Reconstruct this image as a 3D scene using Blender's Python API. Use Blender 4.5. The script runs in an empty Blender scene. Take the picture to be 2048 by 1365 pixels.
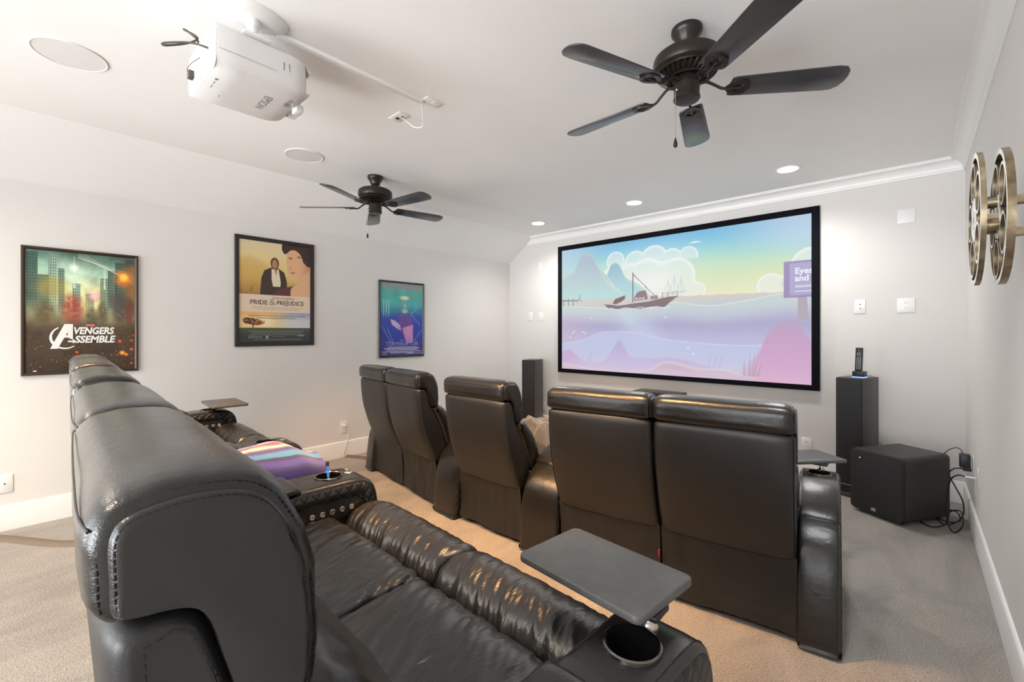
import bpy, bmesh, math, random
import numpy as np
from mathutils import Vector, Matrix, noise

scene = bpy.context.scene
COL = scene.collection
PI = math.pi
random.seed(7)

# ------------------------------------------------------------------ room numbers (metres)
XL, XR, YS, YB = -4.58, 0.297, 4.976, -4.2      # left wall, right wall, screen wall, open end
ZC, ZK, XK = 2.735, 2.40, -4.09                 # ceiling, knee wall top, slope meets ceiling
RISE = 0.168                                    # rear row stands on a low carpeted platform

# ------------------------------------------------------------------ helpers
def lin(c):
    return tuple((v / 12.92 if v <= .04045 else ((v + .055) / 1.055) ** 2.4) for v in c)

def rgb(r, g, b):
    return lin((r / 255, g / 255, b / 255))

class NT:
    def __init__(s, name):
        s.m = bpy.data.materials.new(name); s.m.use_nodes = True
        s.t = s.m.node_tree; s.b = s.t.nodes['Principled BSDF']
        s.out = s.t.nodes['Material Output']
    def n(s, typ, **kw):
        nd = s.t.nodes.new(typ)
        for k, v in kw.items():
            if k in nd.inputs: nd.inputs[k].default_value = v
            else: setattr(nd, k, v)
        return nd
    def l(s, a, b): s.t.links.new(a, b)
    def math(s, op, a, b=None):
        nd = s.t.nodes.new('ShaderNodeMath'); nd.operation = op
        for i, v in enumerate((a, b)):
            if v is None: continue
            if isinstance(v, (int, float)): nd.inputs[i].default_value = v
            else: s.l(v, nd.inputs[i])
        return nd.outputs[0]
    def coord(s, scale=(1, 1, 1)):
        tc = s.n('ShaderNodeTexCoord'); mp = s.n('ShaderNodeMapping')
        mp.inputs['Scale'].default_value = scale
        s.l(tc.outputs['Object'], mp.inputs['Vector'])
        return mp.outputs['Vector']
    def noise(s, scale, detail=3, rough=.55, sc=(1, 1, 1), dist=0.0):
        nd = s.n('ShaderNodeTexNoise'); nd.inputs['Scale'].default_value = scale
        nd.inputs['Detail'].default_value = detail; nd.inputs['Roughness'].default_value = rough
        nd.inputs['Distortion'].default_value = dist
        s.l(s.coord(sc), nd.inputs['Vector']); return nd.outputs['Fac']
    def ramp(s, fac, stops):
        nd = s.n('ShaderNodeValToRGB'); e = nd.color_ramp.elements
        while len(e) < len(stops): e.new(.5)
        for i, (p, c) in enumerate(stops):
            e[i].position = p; e[i].color = tuple(c) + (1,)
        s.l(fac, nd.inputs['Fac']); return nd.outputs['Color']
    def bump(s, h, strength=.3, dist=.002, prev=None):
        nd = s.n('ShaderNodeBump'); nd.inputs['Strength'].default_value = strength
        nd.inputs['Distance'].default_value = dist
        s.l(h, nd.inputs['Height'])
        if prev is not None: s.l(prev, nd.inputs['Normal'])
        s.l(nd.outputs['Normal'], s.b.inputs['Normal'])
        return nd.outputs['Normal']

def plain(name, col, rough=.5, metal=0., spec=.5, coat=0., emit=None, estr=1.):
    k = NT(name); b = k.b
    b.inputs['Base Color'].default_value = tuple(col) + (1,)
    b.inputs['Roughness'].default_value = rough; b.inputs['Metallic'].default_value = metal
    b.inputs['Specular IOR Level'].default_value = spec
    if coat:
        b.inputs['Coat Weight'].default_value = coat; b.inputs['Coat Roughness'].default_value = .08
    if emit is not None:
        b.inputs['Emission Color'].default_value = tuple(emit) + (1,)
        b.inputs['Emission Strength'].default_value = estr
    return k.m

def wall_mat(name, col, bumpy=.12):
    k = NT(name)
    c2 = tuple(v * .97 for v in col)
    k.l(k.ramp(k.noise(1.3, 3), [(.35, c2), (.65, col)]), k.b.inputs['Base Color'])
    k.b.inputs['Roughness'].default_value = .75
    k.b.inputs['Specular IOR Level'].default_value = .25
    k.bump(k.noise(260, 2), bumpy, .001)
    return k.m

def leather_mat(name, col, rough=.37, grain=.25, crease=.35, stretch=(1, 1, 1), coat=.30, spec=.40):
    k = NT(name)
    c2 = tuple(v * 1.25 + .002 for v in col)
    k.l(k.ramp(k.noise(3, 2), [(.3, col), (.75, c2)]), k.b.inputs['Base Color'])
    r = k.n('ShaderNodeMapRange'); r.inputs['To Min'].default_value = rough - .03; r.inputs['To Max'].default_value = rough + .04
    k.l(k.noise(5, 2), r.inputs['Value']); k.l(r.outputs['Result'], k.b.inputs['Roughness'])
    k.b.inputs['Specular IOR Level'].default_value = spec
    k.b.inputs['Coat Weight'].default_value = coat; k.b.inputs['Coat Roughness'].default_value = .28
    v = k.n('ShaderNodeTexVoronoi'); v.inputs['Scale'].default_value = 520
    k.l(k.coord(), v.inputs['Vector'])
    n1 = k.bump(v.outputs['Distance'], grain, .0006)
    n2 = k.bump(k.noise(22, 3, .5, stretch, .6), crease, .0035, n1)
    k.l(n2, k.b.inputs['Coat Normal'])
    return k.m

def quilt_mat(name, col):
    k = NT(name)
    k.b.inputs['Base Color'].default_value = tuple(col) + (1,)
    k.b.inputs['Roughness'].default_value = .36
    tc = k.n('ShaderNodeTexCoord'); sp = k.n('ShaderNodeSeparateXYZ'); k.l(tc.outputs['Object'], sp.inputs[0])
    y = k.math('MULTIPLY', sp.outputs['Y'], 1 / .042); z = k.math('MULTIPLY', sp.outputs['Z'], 1 / .056)
    u = k.math('MULTIPLY', k.math('ADD', y, z), PI); w = k.math('MULTIPLY', k.math('SUBTRACT', y, z), PI)
    h = k.math('MULTIPLY', k.math('ABSOLUTE', k.math('SINE', u)), k.math('ABSOLUTE', k.math('SINE', w)))
    h = k.math('POWER', h, .32)
    n1 = k.bump(h, .8, .006)
    k.bump(k.noise(60, 3), .2, .001, n1)
    return k.m

def vcol_mat(name, emission=0., rough=.45, coat=0.):
    k = NT(name)
    a = k.n('ShaderNodeVertexColor'); a.layer_name = 'print'
    if emission:
        k.b.inputs['Base Color'].default_value = (.02, .02, .02, 1)
        k.l(a.outputs['Color'], k.b.inputs['Emission Color'])
        k.b.inputs['Emission Strength'].default_value = emission
    else:
        k.l(a.outputs['Color'], k.b.inputs['Base Color'])
    k.b.inputs['Roughness'].default_value = rough
    if coat:
        k.b.inputs['Coat Weight'].default_value = coat; k.b.inputs['Coat Roughness'].default_value = .06
    return k.m

M = {}
M['wall'] = wall_mat('wall_paint', (.76, .74, .715))
M['wall_screen'] = wall_mat('screen_wall_paint', (.70, .675, .655))
M['ceiling'] = wall_mat('ceiling_paint', (.87, .862, .85))
M['trim'] = plain('white_trim_paint', (.84, .835, .82), .35)
M['leather'] = leather_mat('black_leather', (.0085, .0082, .0083), .29, .25, .40, coat=.45)
M['leather_back'] = leather_mat('black_leatherette', (.0098, .0102, .0112), .42, .12, .10, coat=0., spec=.6)
M['leather_seat'] = leather_mat('black_seat_leather', (.0135, .0125, .012), .29, .25, 1., (2.2, .45, 1), coat=.65)
M['skirt'] = leather_mat('black_vinyl_skirt', (.0105, .011, .012), .48, .1, .3, coat=0., spec=.5)
M['quilt'] = quilt_mat('quilted_leather', (.0085, .0083, .0084))
M['thread'] = plain('dark_thread', (.012, .012, .012), .7)
M['black'] = plain('black_plastic', (.012, .012, .013), .4)
M['gloss_black'] = plain('gloss_black_cup', (.008, .008, .009), .12)
M['smoke'] = plain('smoked_chrome', (.20, .185, .17), .2, 1.)
M['chrome'] = plain('satin_nickel', (.62, .58, .53), .25, 1.)
M['red'] = plain('red_tag', rgb(170, 30, 40), .6)
k = NT('grey_tray_laminate'); k.l(k.ramp(k.noise(30, 5), [(.4, (.085, .087, .088)), (.7, (.105, .107, .108))]), k.b.inputs['Base Color'])
k.b.inputs['Roughness'].default_value = .42; k.bump(k.noise(700, 2), .08, .0004); M['tray'] = k.m
k = NT('beige_carpet')
c1 = k.ramp(k.noise(150, 4, .75), [(.34, (.22, .197, .174)), (.5, (.40, .366, .328)), (.66, (.60, .565, .52))])
c2 = k.ramp(k.noise(1.6, 4, .6, (2.2, .8, 1), .8), [(.36, (.80, .80, .80)), (.62, (1.10, 1.10, 1.10))])
mx = k.n('ShaderNodeMix', data_type='RGBA', blend_type='MULTIPLY'); mx.inputs['Factor'].default_value = 1.
k.l(c1, mx.inputs[6]); k.l(c2, mx.inputs[7]); k.l(mx.outputs[2], k.b.inputs['Base Color'])
k.b.inputs['Roughness'].default_value = .95; k.b.inputs['Specular IOR Level'].default_value = .1
k.b.inputs['Sheen Weight'].default_value = .25
n1 = k.bump(k.noise(200, 3, .7), 1., .010); k.bump(k.noise(60, 3), .4, .010, n1); M['carpet'] = k.m
M['bronze'] = plain('oil_rubbed_bronze', (.034, .027, .023), .36, .55)
M['blade'] = plain('dark_fan_blade', (.030, .031, .036), .34, coat=.4)
M['white_plastic'] = plain('white_plastic', (.80, .795, .78), .35)
M['proj_white'] = plain('glossy_white_case', (.68, .665, .66), .22, coat=.3)
M['proj_rear'] = plain('cream_port_panel', (.86, .85, .80), .5)
M['grille'] = plain('white_speaker_grille', (.72, .705, .69), .7)
M['plate_slot'] = plain('slot_dark', (.05, .045, .04), .5)
M['spk_wood'] = plain('black_ash_veneer', (.052, .044, .040), .42)
M['spk_cloth'] = plain('black_speaker_cloth', (.017, .017, .018), .75)
M['sub_black'] = plain('black_ash_sub', (.026, .0255, .0255), .5)
M['frame_bronze'] = plain('bronze_frame', (.065, .042, .027), .35, .5)
M['frame_black'] = plain('black_frame', (.022, .018, .017), .4)
M['frame_steel'] = plain('dark_steel_frame', (.05, .05, .055), .3, .6)
M['bezel'] = plain('black_velvet_bezel', (.006, .006, .009), .9, spec=.08)
M['cable'] = plain('black_cable', (.012, .011, .011), .5)
M['cable_white'] = plain('white_cable', (.72, .71, .68), .5)
M['cord_cover'] = plain('taupe_cord_cover', (.155, .118, .085), .7)
M['glow'] = plain('lit_lens', (.9, .9, .9), .5, emit=(1, .97, .92), estr=14.)
M['blue_glow'] = plain('blue_status_light', (.1, .2, .9), .5, emit=(.10, .22, 1.), estr=2.5)
M['red_glow'] = plain('red_status_light', (.9, .1, .1), .5, emit=(1., .25, .2), estr=3.)
M['blue_tag'] = plain('blue_tag', rgb(40, 130, 235), .5)
M['badge'] = plain('silver_badge', (.5, .5, .5), .35, .8)
M['print_white'] = plain('white_ink', (.86, .85, .82), .5)
M['print_dark'] = plain('dark_ink', (.05, .04, .045), .5)
M['print_grey'] = plain('grey_ink', (.30, .27, .27), .5)
M['print_blue'] = plain('pale_blue_ink', rgb(150, 150, 215), .5)
M['print_red'] = plain('red_ink', rgb(190, 40, 30), .5)
M['grey_print'] = plain('grey_case_print', (.22, .21, .21), .5)
k = NT('antique_bronze'); k.l(k.ramp(k.noise(18, 5), [(.3, (.10, .078, .048)), (.55, (.26, .205, .13)), (.8, (.42, .36, .27))]), k.b.inputs['Base Color'])
k.b.inputs['Metallic'].default_value = .85; k.b.inputs['Roughness'].default_value = .38; M['reel_bronze'] = k.m
k = NT('worn_silver_edge'); k.l(k.ramp(k.noise(30, 4), [(.3, (.70, .69, .66)), (.7, (.9, .89, .86))]), k.b.inputs['Base Color'])
k.b.inputs['Metallic'].default_value = .1; k.b.inputs['Roughness'].default_value = .4; M['reel_edge'] = k.m
k = NT('grey_fleece'); k.l(k.ramp(k.noise(40, 5, .7), [(.3, (.085, .095, .115)), (.7, (.19, .21, .245))]), k.b.inputs['Base Color'])
k.b.inputs['Roughness'].default_value = .95; k.b.inputs['Sheen Weight'].default_value = .5; k.bump(k.noise(120, 4), .8, .006); M['fleece'] = k.m
M['screen_img'] = vcol_mat('projected_picture', emission=.60, rough=.9)
M['poster_img'] = vcol_mat('poster_print', rough=.5, coat=.35)
k = NT('striped_fleece'); a = k.n('ShaderNodeVertexColor'); a.layer_name = 'print'
k.l(a.outputs['Color'], k.b.inputs['Base Color']); k.b.inputs['Roughness'].default_value = .9
k.b.inputs['Sheen Weight'].default_value = .4; k.bump(k.noise(160, 3), .6, .003); M['stripes'] = k.m

def finish(me, ang=38):
    for p in me.polygons: p.use_smooth = len(p.vertices) <= 8
    me.set_sharp_from_angle(angle=math.radians(ang))
    return me

def mesh_of(bm, name, mats, ang=38, normals=True):
    if normals: bmesh.ops.recalc_face_normals(bm, faces=bm.faces[:])
    me = bpy.data.meshes.new(name); bm.to_mesh(me); bm.free()
    for m in (mats if isinstance(mats, (list, tuple)) else [mats]): me.materials.append(m)
    return finish(me, ang)

def put(name, me, parent=None, loc=(0, 0, 0), rot=(0, 0, 0)):
    o = bpy.data.objects.new(name, me); COL.objects.link(o)
    o.location = loc; o.rotation_euler = rot
    if parent is not None: o.parent = parent
    return o

def obj(name, bm, mats, parent=None, loc=(0, 0, 0), rot=(0, 0, 0), ang=38):
    return put(name, mesh_of(bm, name, mats, ang), parent, loc, rot)

def tag(o, label=None, cat=None, group=None, kind=None):
    if label: o['label'] = label
    if cat: o['category'] = cat
    if group: o['group'] = group
    if kind: o['kind'] = kind
    return o

def thing(name, label, cat, loc=(0, 0, 0), rotz=0, group=None, mat=None):
    o = bpy.data.objects.new(name, None); COL.objects.link(o)
    o.empty_display_size = .1
    if mat is not None: o.matrix_world = mat
    else: o.location = loc; o.rotation_euler = (0, 0, rotz)
    return tag(o, label, cat, group)

def struct(name, bm, mats, ang=38):
    o = obj(name, bm, mats, ang=ang); o['kind'] = 'structure'; return o

def frame_mat(right, up, out, loc):
    m = Matrix(((right[0], up[0], out[0], loc[0]), (right[1], up[1], out[1], loc[1]), (right[2], up[2], out[2], loc[2]), (0, 0, 0, 1)))
    return m
def on_left(y, z, d=0): return frame_mat((0, 1, 0), (0, 0, 1), (1, 0, 0), (XL + d, y, z))
def on_screen(x, z, d=0): return frame_mat((1, 0, 0), (0, 0, 1), (0, -1, 0), (x, YS - d, z))
def on_right(y, z, d=0): return frame_mat((0, -1, 0), (0, 0, 1), (-1, 0, 0), (XR - d, y, z))
def on_ceiling(x, y): return frame_mat((1, 0, 0), (0, -1, 0), (0, 0, -1), (x, y, ZC))

def box(bm, x0, x1, y0, y1, z0, z1, bev=0, seg=3, mi=0):
    r = bmesh.ops.create_cube(bm, size=1)
    vs = r['verts']
    for v in vs:
        v.co.x = x0 + (v.co.x + .5) * (x1 - x0); v.co.y = y0 + (v.co.y + .5) * (y1 - y0); v.co.z = z0 + (v.co.z + .5) * (z1 - z0)
    fs = list({f for v in vs for f in v.link_faces})
    for f in fs: f.material_index = mi
    if bev:
        es = list({e for v in vs for e in v.link_edges})
        r = bmesh.ops.bevel(bm, geom=es, offset=bev, segments=seg, profile=.5, affect='EDGES')
        for f in r['faces']: f.material_index = mi
    return bm

def newbox(*a, **k):
    bm = bmesh.new(); box(bm, *a, **k); return bm

def lathe(bm, prof, seg=32, axis='z', c=(0, 0, 0), mi=0, cap0=True, cap1=True):
    rings = []
    for r, h in prof:
        ring = []
        for i in range(seg):
            a = 2 * PI * i / seg
            p = (r * math.cos(a), r * math.sin(a), h)
            if axis == 'x': p = (p[2], p[0], p[1])
            if axis == 'y': p = (p[0], p[2], p[1])
            ring.append(bm.verts.new((p[0] + c[0], p[1] + c[1], p[2] + c[2])))
        rings.append(ring)
    for a, b in zip(rings, rings[1:]):
        for i in range(seg):
            f = bm.faces.new((a[i], a[(i + 1) % seg], b[(i + 1) % seg], b[i])); f.material_index = mi
    if cap0: bm.faces.new(rings[0][::-1]).material_index = mi
    if cap1: bm.faces.new(rings[-1]).material_index = mi
    return bm

def smooth_path(pts, n=8):
    P = [Vector(p) for p in pts]
    if len(P) < 3: return P
    out = []
    for i in range(len(P) - 1):
        p0 = P[max(i - 1, 0)]; p1 = P[i]; p2 = P[i + 1]; p3 = P[min(i + 2, len(P) - 1)]
        for k in range(n):
            t = k / n
            out.append(.5 * ((2 * p1) + (-p0 + p2) * t + (2 * p0 - 5 * p1 + 4 * p2 - p3) * t * t + (-p0 + 3 * p1 - 3 * p2 + p3) * t ** 3))
    out.append(P[-1]); return out

def tube(bm, pts, r, seg=8, sub=8, mi=0, closed=False):
    P = smooth_path(pts, sub) if sub else [Vector(p) for p in pts]
    up = Vector((0, 0, 1)); rings = []; n = None
    for i, p in enumerate(P):
        t = (P[min(i + 1, len(P) - 1)] - P[max(i - 1, 0)])
        if t.length < 1e-9: t = Vector((0, 0, 1))
        t.normalize()
        if n is None:
            n = t.cross(up)
            if n.length < .05: n = t.cross(Vector((1, 0, 0)))
        n = (n - t * n.dot(t))
        if n.length < 1e-6: n = t.cross(Vector((1, 0, 0)))
        n.normalize(); b = t.cross(n)
        rr = r(i / (len(P) - 1)) if callable(r) else r
        rings.append([bm.verts.new(p + n * (rr * math.cos(2 * PI * k / seg)) + b * (rr * math.sin(2 * PI * k / seg))) for k in range(seg)])
    for a, b in zip(rings, rings[1:]):
        for k in range(seg):
            f = bm.faces.new((a[k], a[(k + 1) % seg], b[(k + 1) % seg], b[k])); f.material_index = mi
    bm.faces.new(rings[0][::-1]).material_index = mi; bm.faces.new(rings[-1]).material_index = mi
    return bm

def prism(bm, pts, h0, h1, axis='z', mi=0, bev=0):
    """pts 2-D outline; extruded along axis ('x': pts are (y,z); 'y': (x,z); 'z': (x,y))."""
    def P(a, b, h): return {'x': (h, a, b), 'y': (a, h, b), 'z': (a, b, h)}[axis]
    A = [bm.verts.new(P(a, b, h0)) for a, b in pts]; B = [bm.verts.new(P(a, b, h1)) for a, b in pts]
    fs = [bm.faces.new(A), bm.faces.new(B[::-1])]; n = len(pts)
    for i in range(n): fs.append(bm.faces.new((A[i], B[i], B[(i + 1) % n], A[(i + 1) % n])))
    for f in fs: f.material_index = mi
    bmesh.ops.recalc_face_normals(bm, faces=fs)
    if bev:
        es = list({e for f in fs[:2] for e in f.edges})
        r = bmesh.ops.bevel(bm, geom=es, offset=bev, segments=2, profile=.5, affect='EDGES')
        for f in r['faces']: f.material_index = mi
    return bm

def closed_spline(ctrl, n=5):
    N = len(ctrl); out = []
    for i in range(N):
        p0, p1, p2, p3 = (Vector(ctrl[(i + k) % N]) for k in (-1, 0, 1, 2))
        for k in range(n):
            t = k / n
            out.append(.5 * ((2 * p1) + (-p0 + p2) * t + (2 * p0 - 5 * p1 + 4 * p2 - p3) * t * t + (-p0 + 3 * p1 - 3 * p2 + p3) * t ** 3))
    return out

def normals2(P):
    N = len(P)
    area = sum(P[i].x * P[(i + 1) % N].y - P[(i + 1) % N].x * P[i].y for i in range(N))
    s = 1 if area > 0 else -1; out = []
    for i in range(N):
        t = P[(i + 1) % N] - P[(i - 1) % N]
        if t.length < 1e-9: t = Vector((1, 0))
        t.normalize(); out.append(Vector((t.y, -t.x)) * s)
    return out

def pillow(bm, prof, rings, xf=None, mi=0, capmi=None, offw=None):
    """closed (y,z) profile swept along x; rings = [(x, outward offset)], ends capped."""
    P = prof; Nn = normals2(P); R = []
    for x, off in rings:
        ring = []
        for i, (p, n) in enumerate(zip(P, Nn)):
            w = offw[i] if offw else 1.
            q = p + n * (off * w)
            xx = xf(x, q.x, q.y) if xf else x
            ring.append(bm.verts.new((xx, q.x, q.y)))
        R.append(ring)
    N = len(P)
    for a, b in zip(R, R[1:]):
        for i in range(N):
            bm.faces.new((a[i], a[(i + 1) % N], b[(i + 1) % N], b[i])).material_index = mi
    cm = mi if capmi is None else capmi
    for ring in (R[0], R[-1]):
        bm.faces.new(ring).material_index = cm
    return R

def edge_rings(hw, r, n=5, crown=0., mid=9):
    """rounded pillow ends of radius r; optional extra crown toward the middle."""
    L = []
    for i in range(n + 1):
        a = PI / 2 * i / n
        L.append((-hw + r * (1 - math.cos(a)) , -r * (1 - math.sin(a))))
    for i in range(1, mid):
        x = -hw + r + (2 * hw - 2 * r) * i / mid
        t = 1 - (x / hw) ** 2
        L.append((x, crown * max(t, 0) ** .5))
    for i in range(n, -1, -1):
        a = PI / 2 * i / n
        L.append((hw - r * (1 - math.cos(a)), -r * (1 - math.sin(a))))
    return L

def stitch(bm, pts, r=.0011, dash=.006, gap=.0035, seg=5):
    P = [Vector(p) for p in pts]; acc = 0; on = True; cur = [P[0]]; left = dash
    for a, b in zip(P, P[1:]):
        d = (b - a).length; pos = 0
        while d - pos > left:
            pos += left; q = a.lerp(b, pos / d)
            if on:
                cur.append(q)
                if len(cur) >= 2 and (cur[-1] - cur[0]).length > .001: tube(bm, cur, r, seg, 0)
                on = False; left = gap; cur = []
            else:
                on = True; left = dash; cur = [q]
        left -= (d - pos)
        if on: cur.append(b)
    return bm

def text_mesh(body, size, mat, shear=0., depth=.0012, align='CENTER', bold=0., spacing=1., squash=1., width=None):
    c = bpy.data.curves.new('lettering', 'FONT'); c.body = body; c.size = size; c.shear = shear
    c.align_x = align; c.align_y = 'CENTER'; c.extrude = depth / 2; c.space_character = spacing; c.offset = bold
    c.resolution_u = 3
    o = bpy.data.objects.new('lettering', c); COL.objects.link(o)
    bpy.context.view_layer.update()
    dg = bpy.context.evaluated_depsgraph_get()
    me = bpy.data.meshes.new_from_object(o.evaluated_get(dg))
    bpy.data.objects.remove(o); bpy.data.curves.remove(c)
    me.materials.clear(); me.materials.append(mat)
    if width:
        xs = [v.co.x for v in me.vertices]; squash = width / (max(xs) - min(xs)); mid = (max(xs) + min(xs)) / 2
        for v in me.vertices: v.co.x -= mid
    if squash != 1.:
        for v in me.vertices: v.co.x *= squash
    return me

def picture(name, w, h, img, mat, parent, z=0.):
    """grid with one colour per vertex; img is (rows, cols, 3) sRGB, row 0 at the top."""
    H, W = img.shape[:2]
    xs = np.linspace(-w / 2, w / 2, W); ys = np.linspace(h / 2, -h / 2, H)
    gx, gy = np.meshgrid(xs, ys)
    co = np.stack([gx, gy, np.full_like(gx, z)], -1).reshape(-1, 3)
    i = np.arange(H * W).reshape(H, W)
    f = np.stack([i[:-1, :-1], i[1:, :-1], i[1:, 1:], i[:-1, 1:]], -1).reshape(-1, 4)
    me = bpy.data.meshes.new(name)
    me.vertices.add(len(co)); me.vertices.foreach_set('co', co.astype(np.float32).ravel())
    me.loops.add(f.size); me.loops.foreach_set('vertex_index', f.astype(np.int32).ravel())
    me.polygons.add(len(f)); me.polygons.foreach_set('loop_start', np.arange(0, f.size, 4, dtype=np.int32))
    me.polygons.foreach_set('loop_total', np.full(len(f), 4, dtype=np.int32))
    me.update(calc_edges=True)
    a = me.color_attributes.new('print', 'FLOAT_COLOR', 'POINT')
    c = np.clip(img.reshape(-1, 3), 0, 1)
    c = np.where(c <= .04045, c / 12.92, ((c + .055) / 1.055) ** 2.4)
    a.data.foreach_set('color', np.concatenate([c, np.ones((len(c), 1))], 1).astype(np.float32).ravel())
    me.materials.append(mat)
    return put(name, me, parent)

# ------------------------------------------------------------------ painting helpers (numpy)
def canvas(W, H):
    t, s = np.meshgrid(np.linspace(0, 1, H), np.linspace(0, 1, W), indexing='ij')
    return s, t, np.zeros((H, W, 3))
def C(*c): return np.array(c, float) / 255
def vgrad(t, stops):
    p = [a for a, _ in stops]
    return np.stack([np.interp(t, p, [c[i] / 255 for _, c in stops]) for i in range(3)], -1)
def over(img, mask, col):
    m = np.clip(mask, 0, 1)[..., None]
    col = np.asarray(col, float)
    if col.ndim == 1: col = col / 255
    return img * (1 - m) + col * m
def sm(x, a, b):
    v = np.clip((x - a) / (b - a), 0, 1); return v * v * (3 - 2 * v)
def blob(s, t, cs, ct, rs, rt, soft=.3, ang=0.):
    ds, dt = s - cs, t - ct; ca, sa = math.cos(ang), math.sin(ang)
    d = np.sqrt(((ds * ca + dt * sa) / rs) ** 2 + ((-ds * sa + dt * ca) / rt) ** 2)
    return 1 - sm(d, 1 - soft, 1 + soft * .3)
def below(s, t, pts, soft=.003):
    p = sorted(pts); y = np.interp(s, [a for a, _ in p], [b for _, b in p]); return sm(t - y, -soft, soft)
def curve(pts, n=12):
    P = smooth_path([(a, b, 0) for a, b in pts], n); return [(p.x, p.y) for p in P]
def poly(s, t, pts):
    m = np.zeros_like(s, bool); n = len(pts)
    for i in range(n):
        (x0, y0), (x1, y1) = pts[i], pts[(i + 1) % n]
        if y0 == y1: continue
        c = ((y0 > t) != (y1 > t)) & (s < (x1 - x0) * (t - y0) / (y1 - y0) + x0); m ^= c
    return m.astype(float)
def fnoise(s, t, fx, fy, seed=0, octs=4):
    r = np.random.RandomState(seed); v = np.zeros_like(s); amp = 1; tot = 0
    for o in range(octs):
        nx, ny = int(fx * 2 ** o) + 2, int(fy * 2 ** o) + 2
        g = r.rand(ny + 1, nx + 1); x = s * (nx - 1); y = t * (ny - 1)
        xi = np.clip(x.astype(int), 0, nx - 1); yi = np.clip(y.astype(int), 0, ny - 1)
        u = x - xi; w = y - yi; u = u * u * (3 - 2 * u); w = w * w * (3 - 2 * w)
        v += amp * ((g[yi, xi] * (1 - u) + g[yi, xi + 1] * u) * (1 - w) + (g[yi + 1, xi] * (1 - u) + g[yi + 1, xi + 1] * u) * w)
        tot += amp; amp *= .5
    return v / tot


# ------------------------------------------------------------------ the room
struct('floor', newbox(XL - .1, XR + .1, YB, YS + .1, -.06, 0), M['carpet'])
struct('wall_left', newbox(XL - .1, XL, YB, YS + .1, 0, ZK + .03), M['wall'])
struct('wall_right', newbox(XR, XR + .1, YB, YS + .1, 0, ZC + .1), M['wall'])
struct('wall_front', newbox(XL - .1, XR + .1, YS, YS + .1, 0, ZC + .1), M['wall_screen'])
bm = bmesh.new()
prism(bm, [(XL, ZK), (XK, ZC), (XR + .1, ZC), (XR + .1, ZC + .12), (XK - .05, ZC + .12), (XL - .1, ZK + .06), (XL - .1, ZK)], YB, YS + .1, 'y')
struct('ceiling', bm, M['ceiling'], 20)
BB = [(0, 0), (.014, 0), (.014, .158), (.011, .166), (.006, .17), (0, .17)]
bm = bmesh.new(); prism(bm, [(XL + d, z) for d, z in BB], YB, YS, 'y'); struct('baseboard_left', bm, M['trim'])
bm = bmesh.new(); prism(bm, [(XR - d, z) for d, z in BB], YB, YS, 'y'); struct('baseboard_right', bm, M['trim'])
bm = bmesh.new(); prism(bm, [(YS - d, z) for d, z in BB], XL, XR, 'x'); struct('baseboard_front', bm, M['trim'])
cr = [(0, -.105), (.007, -.105), (.011, -.098), (.012, -.09)]
for i in range(9):
    a = PI / 2 * i / 8
    cr.append((.016 + .062 * (1 - math.cos(a)), -.086 + .064 * math.sin(a)))
cr += [(.083, -.022), (.084, -.008), (.092, -.007), (.092, 0), (0, 0)]
bm = bmesh.new(); prism(bm, [(YS - d, ZC + z) for d, z in cr], -4.235, XR, 'x'); struct('trim_1', bm, M['trim'], 30)
bm = bmesh.new(); prism(bm, [(XR - d, ZC + z) for d, z in cr], YB, YS, 'y'); struct('trim_2', bm, M['trim'], 30)

# ------------------------------------------------------------------ theatre recliners
HW = .290                                   # half width of backs and headrests
def wrinkle(bm, fn):
    bm.normal_update()
    mv = [(v, v.normal * fn(v.co)) for v in bm.verts]
    for v, d in mv: v.co += d

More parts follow.
